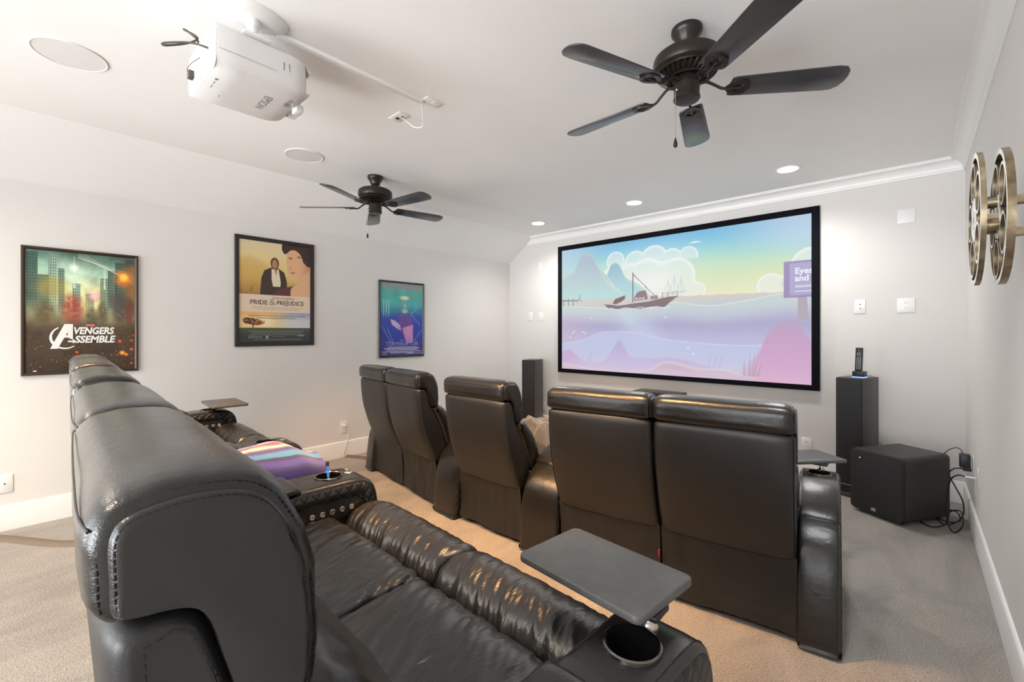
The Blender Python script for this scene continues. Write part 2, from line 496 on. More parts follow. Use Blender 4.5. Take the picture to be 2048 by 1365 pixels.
def build_headrest():
    prof = closed_spline([(-.119, .944), (-.121, .975), (-.120, 1.008), (-.108, 1.026), (-.075, 1.034), (-.040, 1.034), (-.010, 1.027),
                          (.014, 1.008), (.034, .972), (.046, .93), (.052, .885), (.053, .83), (.048, .792), (.026, .782), (.000, .784), (-.016, .795),
                          (-.026, .832), (-.037, .872), (-.047, .908), (-.060, .926), (-.085, .933), (-.108, .934)], 4)
    ow = []
    for p in prof:                          # cover bulges on the outside of the U only
        inner = (p.x < .0 and p.x > -.112 and p.y < .937)
        ow.append(.15 if inner else 1.)
    ow = [sum(ow[(i + k) % len(ow)] for k in range(-4, 5)) / 9 for i in range(len(ow))]
    w = HW
    L = [(w + .0024, -.0145), (w + .0023, -.0132), (w + .0020, -.0120), (w + .0015, -.0108), (w + .0007, -.0095), (w - .0003, -.0082), (w - .0014, -.0068), (w - .0028, -.0055), (w - .0050, -.0050), (w - .0066, -.0078), (w - .0080, -.0078), (w - .0094, -.002), (w - .014, .006), (w - .024, .0105), (w - .045, .0135), (w - .08, .015)]
    mid = [(x, .0155) for x in np.linspace(w - .11, -(w - .11), 18)]
    rings = [(x, o) for x, o in L] + mid + [(-x, o) for x, o in L[::-1]]
    bm = bmesh.new(); pillow(bm, prof, rings, offw=ow)
    def f(c):
        e = min(1, max(0, (abs(c.x) - .10) / .14)) * (1 if abs(c.x) < w - .012 else 0.25); capw = max(0, min(1, (w + .0023 - abs(c.x)) / .003)) if abs(c.x) > w - .004 else -1
        a = math.atan2(c.z - .93, c.y + .03)
        fine = noise.noise(Vector((c.x * 10, a * 15, 1.7))) * .0016 * e
        soft = noise.noise(Vector((c.x * 5, c.y * 7, c.z * 7))) * .006
        front = 0
        if c.y > .0 and c.z < 1.0: front = noise.noise(Vector((c.x * 4 + 5, c.y * 12, c.z * 34 + c.y * 22))) * .0032
        if capw >= 0:
            if c.y > .0: return noise.noise(Vector((c.z * 46 + c.y * 40, c.y * 9, 6.))) * .0034 * capw * min(1, c.y / .03)
            return noise.noise(Vector((c.z * 9, c.y * 9, 2.))) * .0012 * capw
        return fine + soft * .5 + front
    wrinkle(bm, f)
    # the seam cord across the rear top edge
    tube(bm, [(-w + .015, -.1292, 1.014), (-w * .8, -.1350, 1.018), (-w * .4, -.1365, 1.020), (0, -.1368, 1.020), (w * .4, -.1365, 1.020), (w * .8, -.1350, 1.018), (w - .015, -.1292, 1.014)], .0013, 6, 6)
    me = mesh_of(bm, 'headrest', M['leather'], 50)
    # stitched seam following the cap on both ends
    Nn = normals2(prof); st = []
    for sgn in (1, -1):
        bm = bmesh.new()
        path = [(sgn * (w - .0004), p.x - n.x * .0080, p.y - n.y * .0080) for p, n in zip(prof, Nn)]
        path2 = [(sgn * (w - .0116), p.x + n.x * .0026, p.y + n.y * .0026) for p, n in zip(prof, Nn)]
        k0 = 0
        for pp in (path, path2):
            pp = pp[:13 * 4 + 2]
            stitch(bm, pp, .0009, .0045, .0022)
        st.append(mesh_of(bm, 'stitching', M['thread']))
    return me, st

def build_backrest():
    prof = closed_spline([(-.111, .905), (-.109, .86), (-.103, .79), (-.091, .69), (-.069, .60), (-.034, .495), (.010, .395), (.030, .362), (.075, .365),
                          (.115, .42), (.118, .49), (.075, .61), (.020, .72), (-.020, .79), (-.034, .85), (-.050, .900), (-.066, .916), (-.088, .921), (-.103, .918)], 4)
    w = HW - .002
    L = [(w + .0003, -.012), (w + .0002, -.010), (w, -.008), (w - .001, -.006), (w - .003, -.003), (w - .005, -.0055), (w - .008, -.001), (w - .014, .004), (w - .028, .0085), (w - .045, .0105)]
    mid = [(x, .012 + .004 * (1 - (x / w) ** 2)) for x in np.linspace(w - .07, -(w - .07), 14)]
    bm = bmesh.new(); pillow(bm, prof, L + mid + [(-x, o) for x, o in L[::-1]])
    wrinkle(bm, lambda c: noise.noise(Vector((c.x * 4, c.y * 3, c.z * 4))) * .003)
    me = mesh_of(bm, 'backrest', M['leather_back'], 50)
    st = []
    for s in (1, -1):
        bm = bmesh.new()
        stitch(bm, [(s * (w + .0005), y, z) for y, z in ((-.088, .80), (-.092, .86), (-.094, .905), (-.070, .913), (-.060, .905), (-.040, .855), (-.030, .80), (-.012, .76))], .0009)
        st.append(mesh_of(bm, 'stitching', M['thread']))
    return me, st

def build_back_cushion():
    prof = closed_spline([(-.004, .775), (.030, .787), (.068, .788), (.100, .768), (.145, .722), (.190, .665), (.222, .60), (.240, .545), (.225, .49),
                          (.17, .455), (.125, .46), (.112, .50), (.085, .58), (.045, .67), (.008, .735)], 4)
    bm = bmesh.new(); pillow(bm, prof, edge_rings(HW + .001, .045, 6, .012, 16))
    wrinkle(bm, lambda c: noise.noise(Vector((c.x * 9, c.y * 9, c.z * 22))) * .006 * min(1, .25 + abs(c.x) / .28) + noise.noise(Vector((c.x * 30, c.y * 14, c.z * 14))) * .003)
    return mesh_of(bm, 'back_cushion', M['leather'], 60)

def fold(c, seed, amp, grow=1.):
    s = c.x * 1.0 + c.y * .55
    a = noise.noise(Vector((s * 17 + seed, c.y * 2.6, seed)))
    b = noise.noise(Vector((s * 34 + c.y * 5, c.y * 4 + seed, seed * 2)))
    d = noise.noise(Vector((s * 68 - c.y * 8, c.y * 7 + seed, seed * 3)))
    m = .45 + .9 * max(0, noise.noise(Vector((c.x * 5 + 3, c.y * 5, seed))) + .35)
    return (.45 - abs(a) * 1.5 + m * (.25 - abs(b) * 1.0) + m * (.15 - abs(d) * .6)) * amp * grow

def build_seat_cushion():
    prof = closed_spline([(.14, .45), (.22, .472), (.32, .486), (.42, .493), (.50, .492), (.555, .480), (.588, .455), (.596, .42), (.585, .385), (.50, .37), (.35, .365), (.20, .37), (.14, .40)], 9)
    bm = bmesh.new(); pillow(bm, prof, edge_rings(.2875, .016, 5, .010, 120))
    def f(c):
        if c.z < .43: return 0
        g = .55 + .75 * max(0, min(1, (c.y - .25) / .33)) + .5 * max(0, (abs(c.x) - .2) / .08)
        return fold(c, 3.1, .0075, g) + noise.noise(Vector((c.x * 4, c.y * 5, 2))) * .008
    wrinkle(bm, f)
    return mesh_of(bm, 'seat_cushion', M['leather_seat'], 70)

def build_leg_rest():
    prof = closed_spline([(.602, .40), (.606, .45), (.632, .488), (.675, .507), (.72, .508), (.765, .494), (.805, .462), (.832, .41), (.842, .34), (.842, .25), (.836, .16), (.815, .115), (.78, .13), (.75, .25), (.70, .34), (.63, .36)], 8)
    bm = bmesh.new(); pillow(bm, prof, edge_rings(.2875, .022, 5, .010, 120))
    def f(c):
        if c.y < .70 and c.z < .40: return 0
        return fold(c, 8.7, .0080, .45 + .65 * min(1, max(0, (.84 - c.y) / .2))) + noise.noise(Vector((c.x * 5, c.y * 5, c.z * 5))) * .006
    wrinkle(bm, f)
    return mesh_of(bm, 'leg_rest', M['leather_seat'], 70)

def build_skirt(seed):
    bm = bmesh.new(); nx, nz = 60, 26; g = []
    for j in range(nz + 1):
        row = []
        for i in range(nx + 1):
            u = i / nx; v = j / nz; x = -HW + 2 * HW * u
            y = .026 + .018 * math.sin(v * PI) * .6 + .012 * v
            a = noise.noise(Vector((u * 9 + seed, v * 1.4, seed))); e = min(1, v * 3)
            y += a * .009 * e + (.010 * noise.noise(Vector((u * 26 + seed, v * 2, 4))) * max(0, (u - .55)) * (1 - v) * 1.6)
            if v > .82: y -= .0025
            row.append(bm.verts.new((x, y, .372 - v * (.342 + .006 * math.sin(u * 7 + seed)))))
        g.append(row)
    for j in range(nz):
        for i in range(nx): bm.faces.new((g[j][i], g[j][i + 1], g[j + 1][i + 1], g[j + 1][i]))
    bmesh.ops.recalc_face_normals(bm, faces=bm.faces[:])
    bmesh.ops.solidify(bm, geom=bm.faces[:], thickness=.003)
    tube(bm, [(-HW + .004, .0245, .371), (0, .0245, .371), (HW - .004, .0245, .371)], .0028, 6, 4)
    return mesh_of(bm, 'skirt', M['skirt'], 60)

ARM_CTRL = [(0, .03), (.004, .12), (.014, .22), (.030, .33), (.058, .41), (.105, .468), (.170, .514), (.26, .560), (.345, .592), (.42, .603), (.56, .605),
            (.655, .604), (.705, .594), (.738, .565), (.754, .51), (.757, .44), (.757, .25), (.755, .06), (.745, .012), (.60, .010), (.30, .010), (.02, .010)]
ARM_PROF = closed_spline(ARM_CTRL, 4)

def inset_outline(d, P=ARM_PROF):
    return [(p.x - n.x * d, p.y - n.y * d) for p, n in zip(P, normals2(P))]

def build_arm(wr, wf, hole=True):
    """armrest seen along y, width wr at the rear and wf at the front"""
    def half(y): return (wr + (wf - wr) * max(0, min(1, y / .757))) / 2
    def xf(x, y, z): return x * half(y) if abs(x) <= 1 else math.copysign(half(y) + (abs(x) - 1), x)
    def rg(r=.018, n=5):
        L = []
        for i in range(n + 1):
            a = PI / 2 * i / n
            L.append((-(1 - r / .1 * (1 - math.cos(a))), -r * (1 - math.sin(a))))
        return L + [(x, .002) for x in (-.5, -.2, 0, .2, .5)] + [(-x, o) for x, o in L[::-1]]
    bm = bmesh.new(); pillow(bm, ARM_PROF, rg(), xf)
    bmesh.ops.recalc_face_normals(bm, faces=bm.faces[:])
    me = mesh_of(bm, 'armrest', M['leather'], 42)
    CY = .59
    if hole:
        o = bpy.data.objects.new('tmp', me); COL.objects.link(o)
        bm = bmesh.new(); lathe(bm, [(.0475, .50), (.0475, .70)], 40, c=(0, CY, 0))
        cm = mesh_of(bm, 'cut', M['leather']); co = bpy.data.objects.new('cut', cm); COL.objects.link(co)
        md = o.modifiers.new('b', 'BOOLEAN'); md.object = co; md.operation = 'DIFFERENCE'; md.solver = 'EXACT'; md.use_self = True
        bpy.context.view_layer.update()
        dg = bpy.context.evaluated_depsgraph_get()
        new = bpy.data.meshes.new_from_object(o.evaluated_get(dg)); new.name = 'armrest'
        bpy.data.objects.remove(o); bpy.data.objects.remove(co)
        me = finish(new, 42)
    out = {'body': me}
    # cup holder
    bm = bmesh.new()
    lathe(bm, [(.0465, .612), (.0500, .6145), (.0535, .6125), (.0545, .607), (.052, .603), (.0475, .600)], 48, c=(0, CY, 0), cap0=False, cap1=False, mi=0)
    lathe(bm, [(.0466, .612), (.0455, .606), (.0445, .56), (.0425, .515), (.040, .507)], 48, c=(0, CY, 0), cap0=False, cap1=True, mi=1)
    out['cup'] = mesh_of(bm, 'cup_holder', [M['smoke'], M['gloss_black']], 30, normals=False)
    # lid-like pad behind the cup
    prof = closed_spline([(.165, .512), (.205, .546), (.27, .580), (.345, .608), (.410, .619), (.440, .618), (.452, .606), (.448, .592), (.40, .585), (.33, .570), (.25, .535), (.185, .50)], 4)
    def xp(x, y, z): return math.copysign(max(0, abs(x)), x) * half(y)
    L = [(.955, -.012), (.985, -.006), (1.0, 0)] ; L = [(-1.0, -.014), (-.998, -.008), (-.985, -.003), (-.95, 0), (-.8, .003), (-.4, .005), (0, .005)]
    bm = bmesh.new(); pillow(bm, prof, L + [(-x, o) for x, o in L[-2::-1]], xp)
    wrinkle(bm, lambda c: noise.noise(Vector((c.x * 12, c.y * 12, c.z * 10))) * .003)
    out['pad'] = mesh_of(bm, 'arm_pad', M['leather'], 60)
    out['half'] = half
    # quilted sides
    ins = [q for q in inset_outline(.016)]
    top = [q for q in ins]
    lower = [(.06, .03), (.10, .20), (.12, .36), (.20, .455), (.33, .520), (.50, .543), (.655, .540), (.690, .515), (.702, .45), (.702, .03)]
    rear_to_front = [q for q in ins if q[1] > .03]
    a = [q for q in rear_to_front]
    i0 = min(range(len(a)), key=lambda i: (a[i][0] - .016) ** 2 + (a[i][1] - .045) ** 2)
    a = a[i0:] + a[:i0]
    band = a + lower[::-1]
    def side(pts, sgn):
        bm = bmesh.new()
        def X(y): return sgn * (half(y) - .0005)
        A = [bm.verts.new((X(y), y, z)) for y, z in pts]
        n2 = normals2([Vector(p) for p in pts])
        B = [bm.verts.new((X(y - n.x * .0045) + sgn * .005, y - n.x * .0045, z - n.y * .0045)) for (y, z), n in zip(pts, n2)]
        n = len(pts)
        bm.faces.new(B)
        for i in range(n): bm.faces.new((A[i], A[(i + 1) % n], B[(i + 1) % n], B[i]))
        return mesh_of(bm, 'quilted_panel', M['quilt'], 60)
    out['quilt_in_r'] = side(band, 1); out['quilt_in_l'] = side(band, -1)
    full = [q for q in inset_outline(.014)]
    out['quilt_full_r'] = side(full, 1); out['quilt_full_l'] = side(full, -1)
    o6 = [q for q in inset_outline(.0035) if q[1] > .30]
    i0 = min(range(len(o6)), key=lambda i: o6[i][0]); o6 = o6[i0:] + o6[:i0]
    out['stitch'] = []
    for s in (1, -1):
        bm = bmesh.new(); stitch(bm, [(s * (half(y) - .013), y, z + .0050) for y, z in o6 if .46 < y < .73], .0009)
        out['stitch'].append(mesh_of(bm, 'stitching', M['thread']))
    # control panel plates and buttons for either side
    for key, s in (('r', 1), ('l', -1)):
        pts = [(.462, .475), (.66, .475), (.672, .487), (.672, .528), (.66, .539), (.462, .534), (.452, .524), (.452, .487)]
        bm = bmesh.new(); prism(bm, [(y, z) for y, z in pts], 0, s * .004, 'x')
        for v in bm.verts: v.co.x += s * half(v.co.y)
        out['panel_' + key] = mesh_of(bm, 'control_panel', M['black'], 30)
        bm = bmesh.new(); lathe(bm, [(.0105, 0), (.0105, s * .0035), (.0085, s * .0045), (.0080, s * .003), (.003, s * .003)], 20, 'x')
        out['button_' + key] = mesh_of(bm, 'button', M['chrome'], 30)
    bm = bmesh.new(); lathe(bm, [(.017, .604), (.017, .609), (.014, .611), (.007, .611), (.006, .606)], 24, c=(0, 0, 0))
    out['socket'] = mesh_of(bm, 'tray_socket', M['chrome'], 30)
    return out

HEAD, HEAD_ST = build_headrest()
BACK, BACK_ST = build_backrest()
LUMBAR = build_back_cushion(); SEAT = build_seat_cushion(); LEG = build_leg_rest()
SKIRTS = [build_skirt(s) for s in (.3, 4.4, 9.1)]
bm = bmesh.new(); box(bm, -.272, .272, .06, .74, .03, .37, .01)
for sx in (-.23, .23):
    for sy in (.10, .68): lathe(bm, [(.022, 0), (.025, .032)], 12, c=(sx, sy, 0))
BASE = mesh_of(bm, 'base', M['black'])
ARM_END = build_arm(.150, .172); ARM_WEDGE = build_arm(.268, .176); ARM_MID = build_arm(.205, .190)

def add_arm(seat, A, x, rot=0., full=None, controls='r', socket=True, band='rl'):
    a = put('armrest', A['body'], seat, (x, 0, 0), (0, 0, rot))
    put('cup_holder', A['cup'], a); put('arm_pad', A['pad'], a); [put('stitching', q, a) for q in A['stitch']]
    for s in 'rl':
        put('quilted_panel', A['quilt_full_' + s] if full == s else A['quilt_in_' + s], a)
    if controls:
        put('control_panel', A['panel_' + controls], a)
        s = 1 if controls == 'r' else -1
        for i in range(5):
            y = .487 + .0375 * i
            put('button', A['button_' + controls], a, (s * (A['half'](y) + .004), y, .505))
    if socket: put('tray_socket', A['socket'], a, (0, .672, -.001))
    return a

def recliner(label, group, x, y, z, rot, skirt=0, arms=()):
    t = thing('theater_recliner', label, 'recliner', (x, y, z), rot, group)
    put('base', BASE, t); put('seat_cushion', SEAT, t); put('leg_rest', LEG, t)
    b = put('backrest', BACK, t); [put('stitching', q, b) for q in BACK_ST]
    put('back_cushion', LUMBAR, t)
    h = put('headrest', HEAD, t); [put('stitching', q, h) for q in HEAD_ST]
    s = put('skirt', SKIRTS[skirt], t)
    for kw in arms: add_arm(t, **kw)
    return t, s

# ---- front row: a shallow curve
P = .587
ang_r, ang_l = math.radians(7.1), math.radians(-8.0)
GF = 'black leather recliners in the front row'
def along(p, a, s): return (p[0] + s * math.cos(a), p[1] + s * math.sin(a))
A0 = (-.368, 2.215)                                      # inner rear corner of the right end arm
c5 = along(A0, ang_r, -P / 2); c4 = along(A0, ang_r, -1.5 * P)
B0 = (-2.432, 2.075)                                     # inner rear corner of the left wedge arm
c3 = (-2.125, 2.068)
L0 = (-2.704, 2.078)
c2 = along(L0, ang_l, -P / 2); c1 = along(L0, ang_l, -1.5 * P)
recliner('black leather recliner at the right end of the front row, beside the subwoofer', GF, c5[0], c5[1], 0, ang_r, 0,
         [dict(A=ARM_END, x=P / 2 + .072, full='r', controls='l', socket=False)])
s4 = recliner('black leather front row recliner with a small red tag on its skirt', GF, c4[0], c4[1], 0, ang_r, 1)
put('tag', mesh_of(newbox(.284, .290, .020, .032, .21, .245, .001), 'tag', M['red']), s4[1])['label'] = 'small red fabric tag'
recliner('middle black leather recliner of the front row, between two wide rounded arms', GF, c3[0], c3[1], 0, 0, 2,
         [dict(A=ARM_WEDGE, x=.439, rot=math.radians(3.5)), dict(A=ARM_WEDGE, x=-.445, rot=math.radians(-4.0))])
recliner('black leather front row recliner second from the poster wall', GF, c2[0], c2[1], 0, ang_l, 1)
recliner('black leather recliner at the left end of the front row, below the blue poster', GF, c1[0], c1[1], 0, ang_l, 2,
         [dict(A=ARM_END, x=-(P / 2 + .078), full='l', controls='r')])

# ---- rear row, higher and nearly straight
PHI = math.radians(2.6); PR = .578
GR = 'black leather recliners in the rear row'
R0 = (-.492, .163)
def rp(s): return (R0[0] - s * math.cos(PHI), R0[1] + s * math.sin(PHI))
r5 = rp(PR / 2); r4 = rp(1.5 * PR); r3 = rp(2 * PR + .205 + PR / 2); r2 = rp(3 * PR + .41 + PR / 2); r1 = rp(4 * PR + .41 + PR / 2)
recliner('nearest black leather recliner, close up at the right end of the rear row', GR, r5[0], r5[1], RISE, -PHI, 0,
         [dict(A=ARM_END, x=PR / 2 + .082, full='r', controls='l', socket=False)])
recliner('black leather rear row recliner just behind the nearest close-up one', GR, r4[0], r4[1], RISE, -PHI, 1)
recliner('middle black leather recliner of the rear row with the striped blanket on its seat', GR, r3[0], r3[1], RISE, -PHI, 2,
         [dict(A=ARM_MID, x=PR / 2 + .1025), dict(A=ARM_MID, x=-(PR / 2 + .1025))])
recliner('black leather rear row recliner second from the poster wall', GR, r2[0], r2[1], RISE, -PHI, 1)
recliner('farthest black leather recliner of the rear row, in front of the green city poster', GR, r1[0], r1[1], RISE, -PHI, 2,
         [dict(A=ARM_END, x=-(PR / 2 + .082), full='l', controls='r', socket=False)])
bm = bmesh.new()
pa = (rp(-.16)[0], rp(-.16)[1] + .02); pb = (rp(5 * PR + .41 + .16)[0], rp(5 * PR + .41 + .16)[1] + .02)
prism(bm, [(pa[0], pa[1]), (pa[0] + .03, pa[1] + .80), (pb[0] + .03, pb[1] + .80), (pb[0], pb[1])], 0, RISE, 'z')
struct('trim_3', bm, M['carpet'])                       # carpeted platform under the rear row

# ---- swivel trays
def tray(label, cx, cy, z, L, W, rot, px, py, pz):
    t = thing('swivel_tray', label, 'tray', (px, py, pz), 0, 'swivel trays on the end arms')
    ca, sa = math.cos(rot), math.sin(rot); r = .018
    pts = []
    for sx, sy, a0 in ((1, 1, 0), (-1, 1, 90), (-1, -1, 180), (1, -1, 270)):
        for i in range(6):
            a = math.radians(a0 + 18 * i)
            pts.append((sx * (L / 2 - r) + r * math.cos(a), sy * (W / 2 - r) + r * math.sin(a)))
    pts = [(cx - px + ca * a - sa * b, cy - py + sa * a + ca * b) for a, b in pts]
    bm = bmesh.new(); prism(bm, pts, z - pz - .017, z - pz, 'z', bev=.004); obj('tray_top', bm, M['tray'], t, ang=50)
    bm = bmesh.new(); box(bm, -.055, .03, -.03, .03, z - pz - .030, z - pz - .017, .004)
    obj('tray_bracket', bm, M['black'], t)
    bm = bmesh.new(); lathe(bm, [(.019, -.002), (.019, .004), (.013, .012), (.0095, .018), (.0095, z - pz - .022)], 24)
    obj('post', bm, M['chrome'], t)['label'] = 'satin nickel post'
    return t
tray('dark grey tray in the foreground, on the nearest arm above its cup holder', -.517, .865, .832, .325, .212, math.radians(-5.6), -.386, .822, RISE + .606)
tray('dark tray on the far left arm of the rear row, near the poster wall', -3.86, 1.01, .822, .40, .23, math.radians(-3.), -3.915, .965, RISE + .606)
tray('dark tray at the right end of the front row, left of the subwoofer', -.455, 2.90, .668, .34, .22, math.radians(48), -.370, 2.875, .606)

# ------------------------------------------------------------------ framed posters on the left wall
def frame_mesh(w, h, b, d, prof, mat):
    """moulding swept round a rectangle; prof = [(inward, outward from the wall)]"""
    bm = bmesh.new(); R = []
    for i, o in prof:
        R.append([bm.verts.new((sx * (w / 2 - i), sy * (h / 2 - i), o)) for sx, sy in ((-1, -1), (1, -1), (1, 1), (-1, 1))])
    R.append(R[0])
    for a, c in zip(R, R[1:]):
        for k in range(4): bm.faces.new((a[k], a[(k + 1) % 4], c[(k + 1) % 4], c[k]))
    return mesh_of(bm, 'frame', mat, 30)

def put_text(name, body, parent, x, y, size, mat, z, **kw):
    return put(name, text_mesh(body, size, mat, **kw), parent, (x, y, z))

# --- ruined-city poster
W1, H1 = .626, .910
s, t, im = canvas(210, 300)
n1 = fnoise(s, t, 4, 5, 1); n2 = fnoise(s, t, 14, 18, 2); n3 = fnoise(s, t, 40, 60, 3, 2)
im = vgrad(t, [(0, (62, 92, 82)), (.15, (128, 166, 144)), (.28, (196, 206, 156)), (.42, (184, 178, 116)), (.55, (110, 104, 72)), (.66, (52, 42, 26)), (.8, (48, 34, 20)), (1, (26, 17, 10))])
im = im * (.62 + .76 * n1[..., None]) * (.8 + .4 * n2[..., None])
im = over(im, blob(s, t, .40, .16, .26, .13, .9) * .45, (196, 214, 190))
rs = np.random.RandomState(5)
for a, b, top, col in ((0, .10, .02, (38, 66, 60)), (.10, .2, .20, (52, 84, 74)), (.19, .26, .03, (120, 150, 136)), (.27, .33, .14, (70, 100, 88)), (.66, .74, .20, (104, 130, 104)),
                       (.73, .82, .13, (62, 86, 74)), (.80, .9, .05, (44, 62, 54)), (.9, 1.0, .02, (58, 56, 40)), (.40, .47, .26, (110, 140, 122)), (.52, .60, .34, (130, 140, 100))):
    m = ((s > a) & (s < b) & (t > top) & (t < .60)).astype(float) * (1 - sm(t, .38, .60))
    win = .72 + .5 * ((np.sin(s * 320) > .2) & (np.sin(t * 260) > -.1))
    im = over(im, m * .85, np.clip(np.array(col) / 255. * win[..., None], 0, 1))
for a, b, w in ((.415, .02, .012), (.70, .10, .010)):
    im = over(im, poly(s, t, [(a - .001, b), (a + .001, b), (a + w, .30), (a - w, .30)]) * .8, (186, 206, 190))
im = over(im, blob(s, t, .415, .13, .05, .04, .95) * .8, (225, 240, 230))
for a in np.linspace(-.5, .5, 9):
    im = over(im, (np.abs((t - .02) - (s - .45 - a * .2) * (.35 + a * .3)) < .0025) * ((s > .45) & (t < .3)) * .35, (200, 210, 180))
im = over(im, sm(s, .82, 1.02) * sm(t, .05, .1) * (1 - sm(t, .34, .42)) * .7, (150, 92, 36))
f1 = np.clip(blob(s, t, .885, .19, .10, .085, .8) * (.4 + 1.1 * fnoise(s, t, 16, 20, 8)), 0, 1)
im = over(im, f1, (232, 112, 24)); im = over(im, np.clip(blob(s, t, .89, .18, .05, .04, .9) * 1.2, 0, 1), (255, 190, 60))
im = over(im, blob(s, t, .22, .30, .17, .12, .7) * .55 * (.5 + n2), (148, 122, 40))
for cx, cy, rx, ry, col, a in ((.16, .52, .10, .13, (74, 56, 30), .8), (.40, .48, .12, .15, (132, 38, 30), .75), (.58, .55, .07, .10, (52, 44, 30), .75), (.68, .50, .06, .12, (60, 50, 38), .75),
                               (.86, .47, .10, .17, (58, 48, 44), .85), (.95, .50, .05, .14, (92, 26, 24), .7), (.78, .40, .05, .09, (70, 62, 70), .6)):
    im = over(im, blob(s, t, cx, cy, rx, ry, .55) * a * (.45 + .9 * n3), col)
im = over(im, blob(s, t, .60, .36, .055, .04, .9), (236, 226, 250)); im = over(im, blob(s, t, .60, .36, .10, .07, 1.0) * .35, (190, 70, 60))
im = over(im, sm(t, .57, .66) * .55 * (.6 + .5 * n2), (58, 40, 24))
im = over(im, sm(t, .60, .70) * (n2 > .60) * .35, (24, 16, 10))
for _ in range(90):
    a, b = rs.rand(), .68 + .3 * rs.rand(); r = .002 + .004 * rs.rand() ** 3
    im = over(im, blob(s, t, a, b, r, r * .7, .6), (250, 150 + 60 * rs.rand(), 100))
for a, b, r, c in ((.44, .845, .02, (220, 60, 20)), (.875, .86, .035, (255, 150, 20)), (.915, .875, .025, (250, 110, 30)), (.97, .83, .022, (235, 80, 30)), (.85, .755, .024, (235, 70, 30)), (.97, .75, .018, (225, 60, 30)), (.97, .955, .018, (230, 70, 30)), (.985, .70, .012, (220, 60, 30))):
    im = over(im, blob(s, t, a, b, r, r * .68, .8) * .95, c)
im = np.clip(im * 1.16, 0, 1) ** .88
root = thing('framed_poster', 'large bronze framed film poster of a green city with an orange fireball', 'poster', group='framed film posters on the left wall', mat=on_left(.288, 1.501))
put('frame', frame_mesh(W1, H1, .022, .022, [(0, .0), (0, .016), (.004, .021), (.012, .022), (.020, .016), (.023, .010), (.023, 0)], M['frame_bronze']), root)
put('backing', mesh_of(newbox(-W1 / 2 + .01, W1 / 2 - .01, -H1 / 2 + .01, H1 / 2 - .01, .002, .006), 'backing', M['black']), root)
picture('poster_print', W1 - .046, H1 - .046, im, M['poster_img'], root, .009)
zz = .0102
def bar(bm, pts): prism(bm, pts, 0, .0012, 'z')
def layer(pts, z): prism(bm, pts, z, z + .0006, 'z')
bm = bmesh.new()                                         # big slanted letter with its open circle
rc, rx, ry, rw = (-.098, -.190), .078, .083, .016
for i in range(40):
    a0, a1 = (math.radians(115 + (i + k) * 4.9) for k in (0, 1))
    layer([(rc[0] + (rx + d) * math.cos(a), rc[1] + (ry + d) * math.sin(a)) for a, d in ((a0, 0), (a1, 0), (a1, -rw * (1 - abs(i - 18) / 34)), (a0, -rw * (1 - abs(i - 18) / 34)))], 0)
layer([(-.100, -.091), (-.062, -.091), (-.062, -.100), (-.134, -.270), (-.172, -.270)], .0007)
layer([(-.086, -.091), (-.056, -.091), (-.056, -.205), (-.082, -.190)], .0014)
layer([(-.122, -.172), (-.080, -.172), (-.080, -.190), (-.130, -.190)], .0021)
layer([(-.082, -.212), (-.056, -.212), (-.056, -.200), (-.040, -.216), (-.056, -.234), (-.056, -.224), (-.082, -.222)], .0028)
o = obj('title_emblem', bm, M['print_white'], root, (0, 0, zz)); o['label'] = 'large slanted white letter A in an open circle'
put_text('title_lettering', 'VENGERS', root, .060, -.142, .070, M['print_white'], zz, shear=.20, bold=.0026, width=.222)
put_text('title_lettering', 'SSEMBLE', root, .066, -.206, .070, M['print_white'], zz, shear=.20, bold=.0026, width=.226)
put('maker_plate', mesh_of(newbox(.012, .064, -.108, -.090, 0, .001), 'maker_plate', M['print_red']), root, (0, 0, zz))
put_text('maker_lettering', 'MARVEL', root, .038, -.099, .0155, M['print_white'], zz + .0012, width=.046)
put('small_mark', mesh_of(newbox(-.255, -.238, -.428, -.421, 0, .001), 'small_mark', M['print_white']), root, (0, 0, zz))

# --- golden-field poster
W2, H2 = .716, 1.028
s, t, im = canvas(230, 330)
n1 = fnoise(s, t, 4, 6, 11); n2 = fnoise(s, t, 24, 18, 12)
im = vgrad(t, [(0, (224, 204, 168)), (.14, (226, 206, 150)), (.26, (224, 194, 120)), (.38, (208, 172, 98)), (.48, (170, 128, 66)), (.53, (140, 104, 56))])
im = over(im, sm(s, .35, .9) * (1 - sm(t, .3, .5)) * .35, (232, 222, 196))
im = over(im, below(s, t, curve([(0, .20), (.1, .16), (.2, .17), (.3, .21), (.45, .27), (.7, .36)]), .05) * .4 * (1 - sm(s, .3, .65)), (196, 152, 78))
im = over(im, sm(t, .36, .5) * (n2 > .55) * .25, (104, 76, 38))
# generic figures: a coat in the distance and a large turned head
im = over(im, np.maximum(poly(s, t, [(.27, .545), (.29, .36), (.33, .285), (.42, .25), (.52, .25), (.61, .29), (.645, .37), (.66, .545)]), 0), (62, 48, 36))
im = over(im, poly(s, t, [(.43, .262), (.53, .262), (.56, .40), (.55, .44), (.45, .44), (.43, .36)]), (226, 212, 186))
im = over(im, poly(s, t, [(.465, .262), (.515, .262), (.492, .33)]), (178, 132, 92))
im = over(im, blob(s, t, .475, .205, .062, .062, .25), (52, 38, 28)); im = over(im, blob(s, t, .475, .212, .043, .052, .3), (178, 130, 92))
im = over(im, poly(s, t, [(.44, .545), (.50, .48), (.62, .44), (.74, .425), (.80, .54)]) , (92, 48, 52))
im = over(im, poly(s, t, curve([(.70, .545), (.71, .45), (.80, .40), (.83, .33), (1.0, .25), (1.01, .545)], 6)), (222, 176, 134))
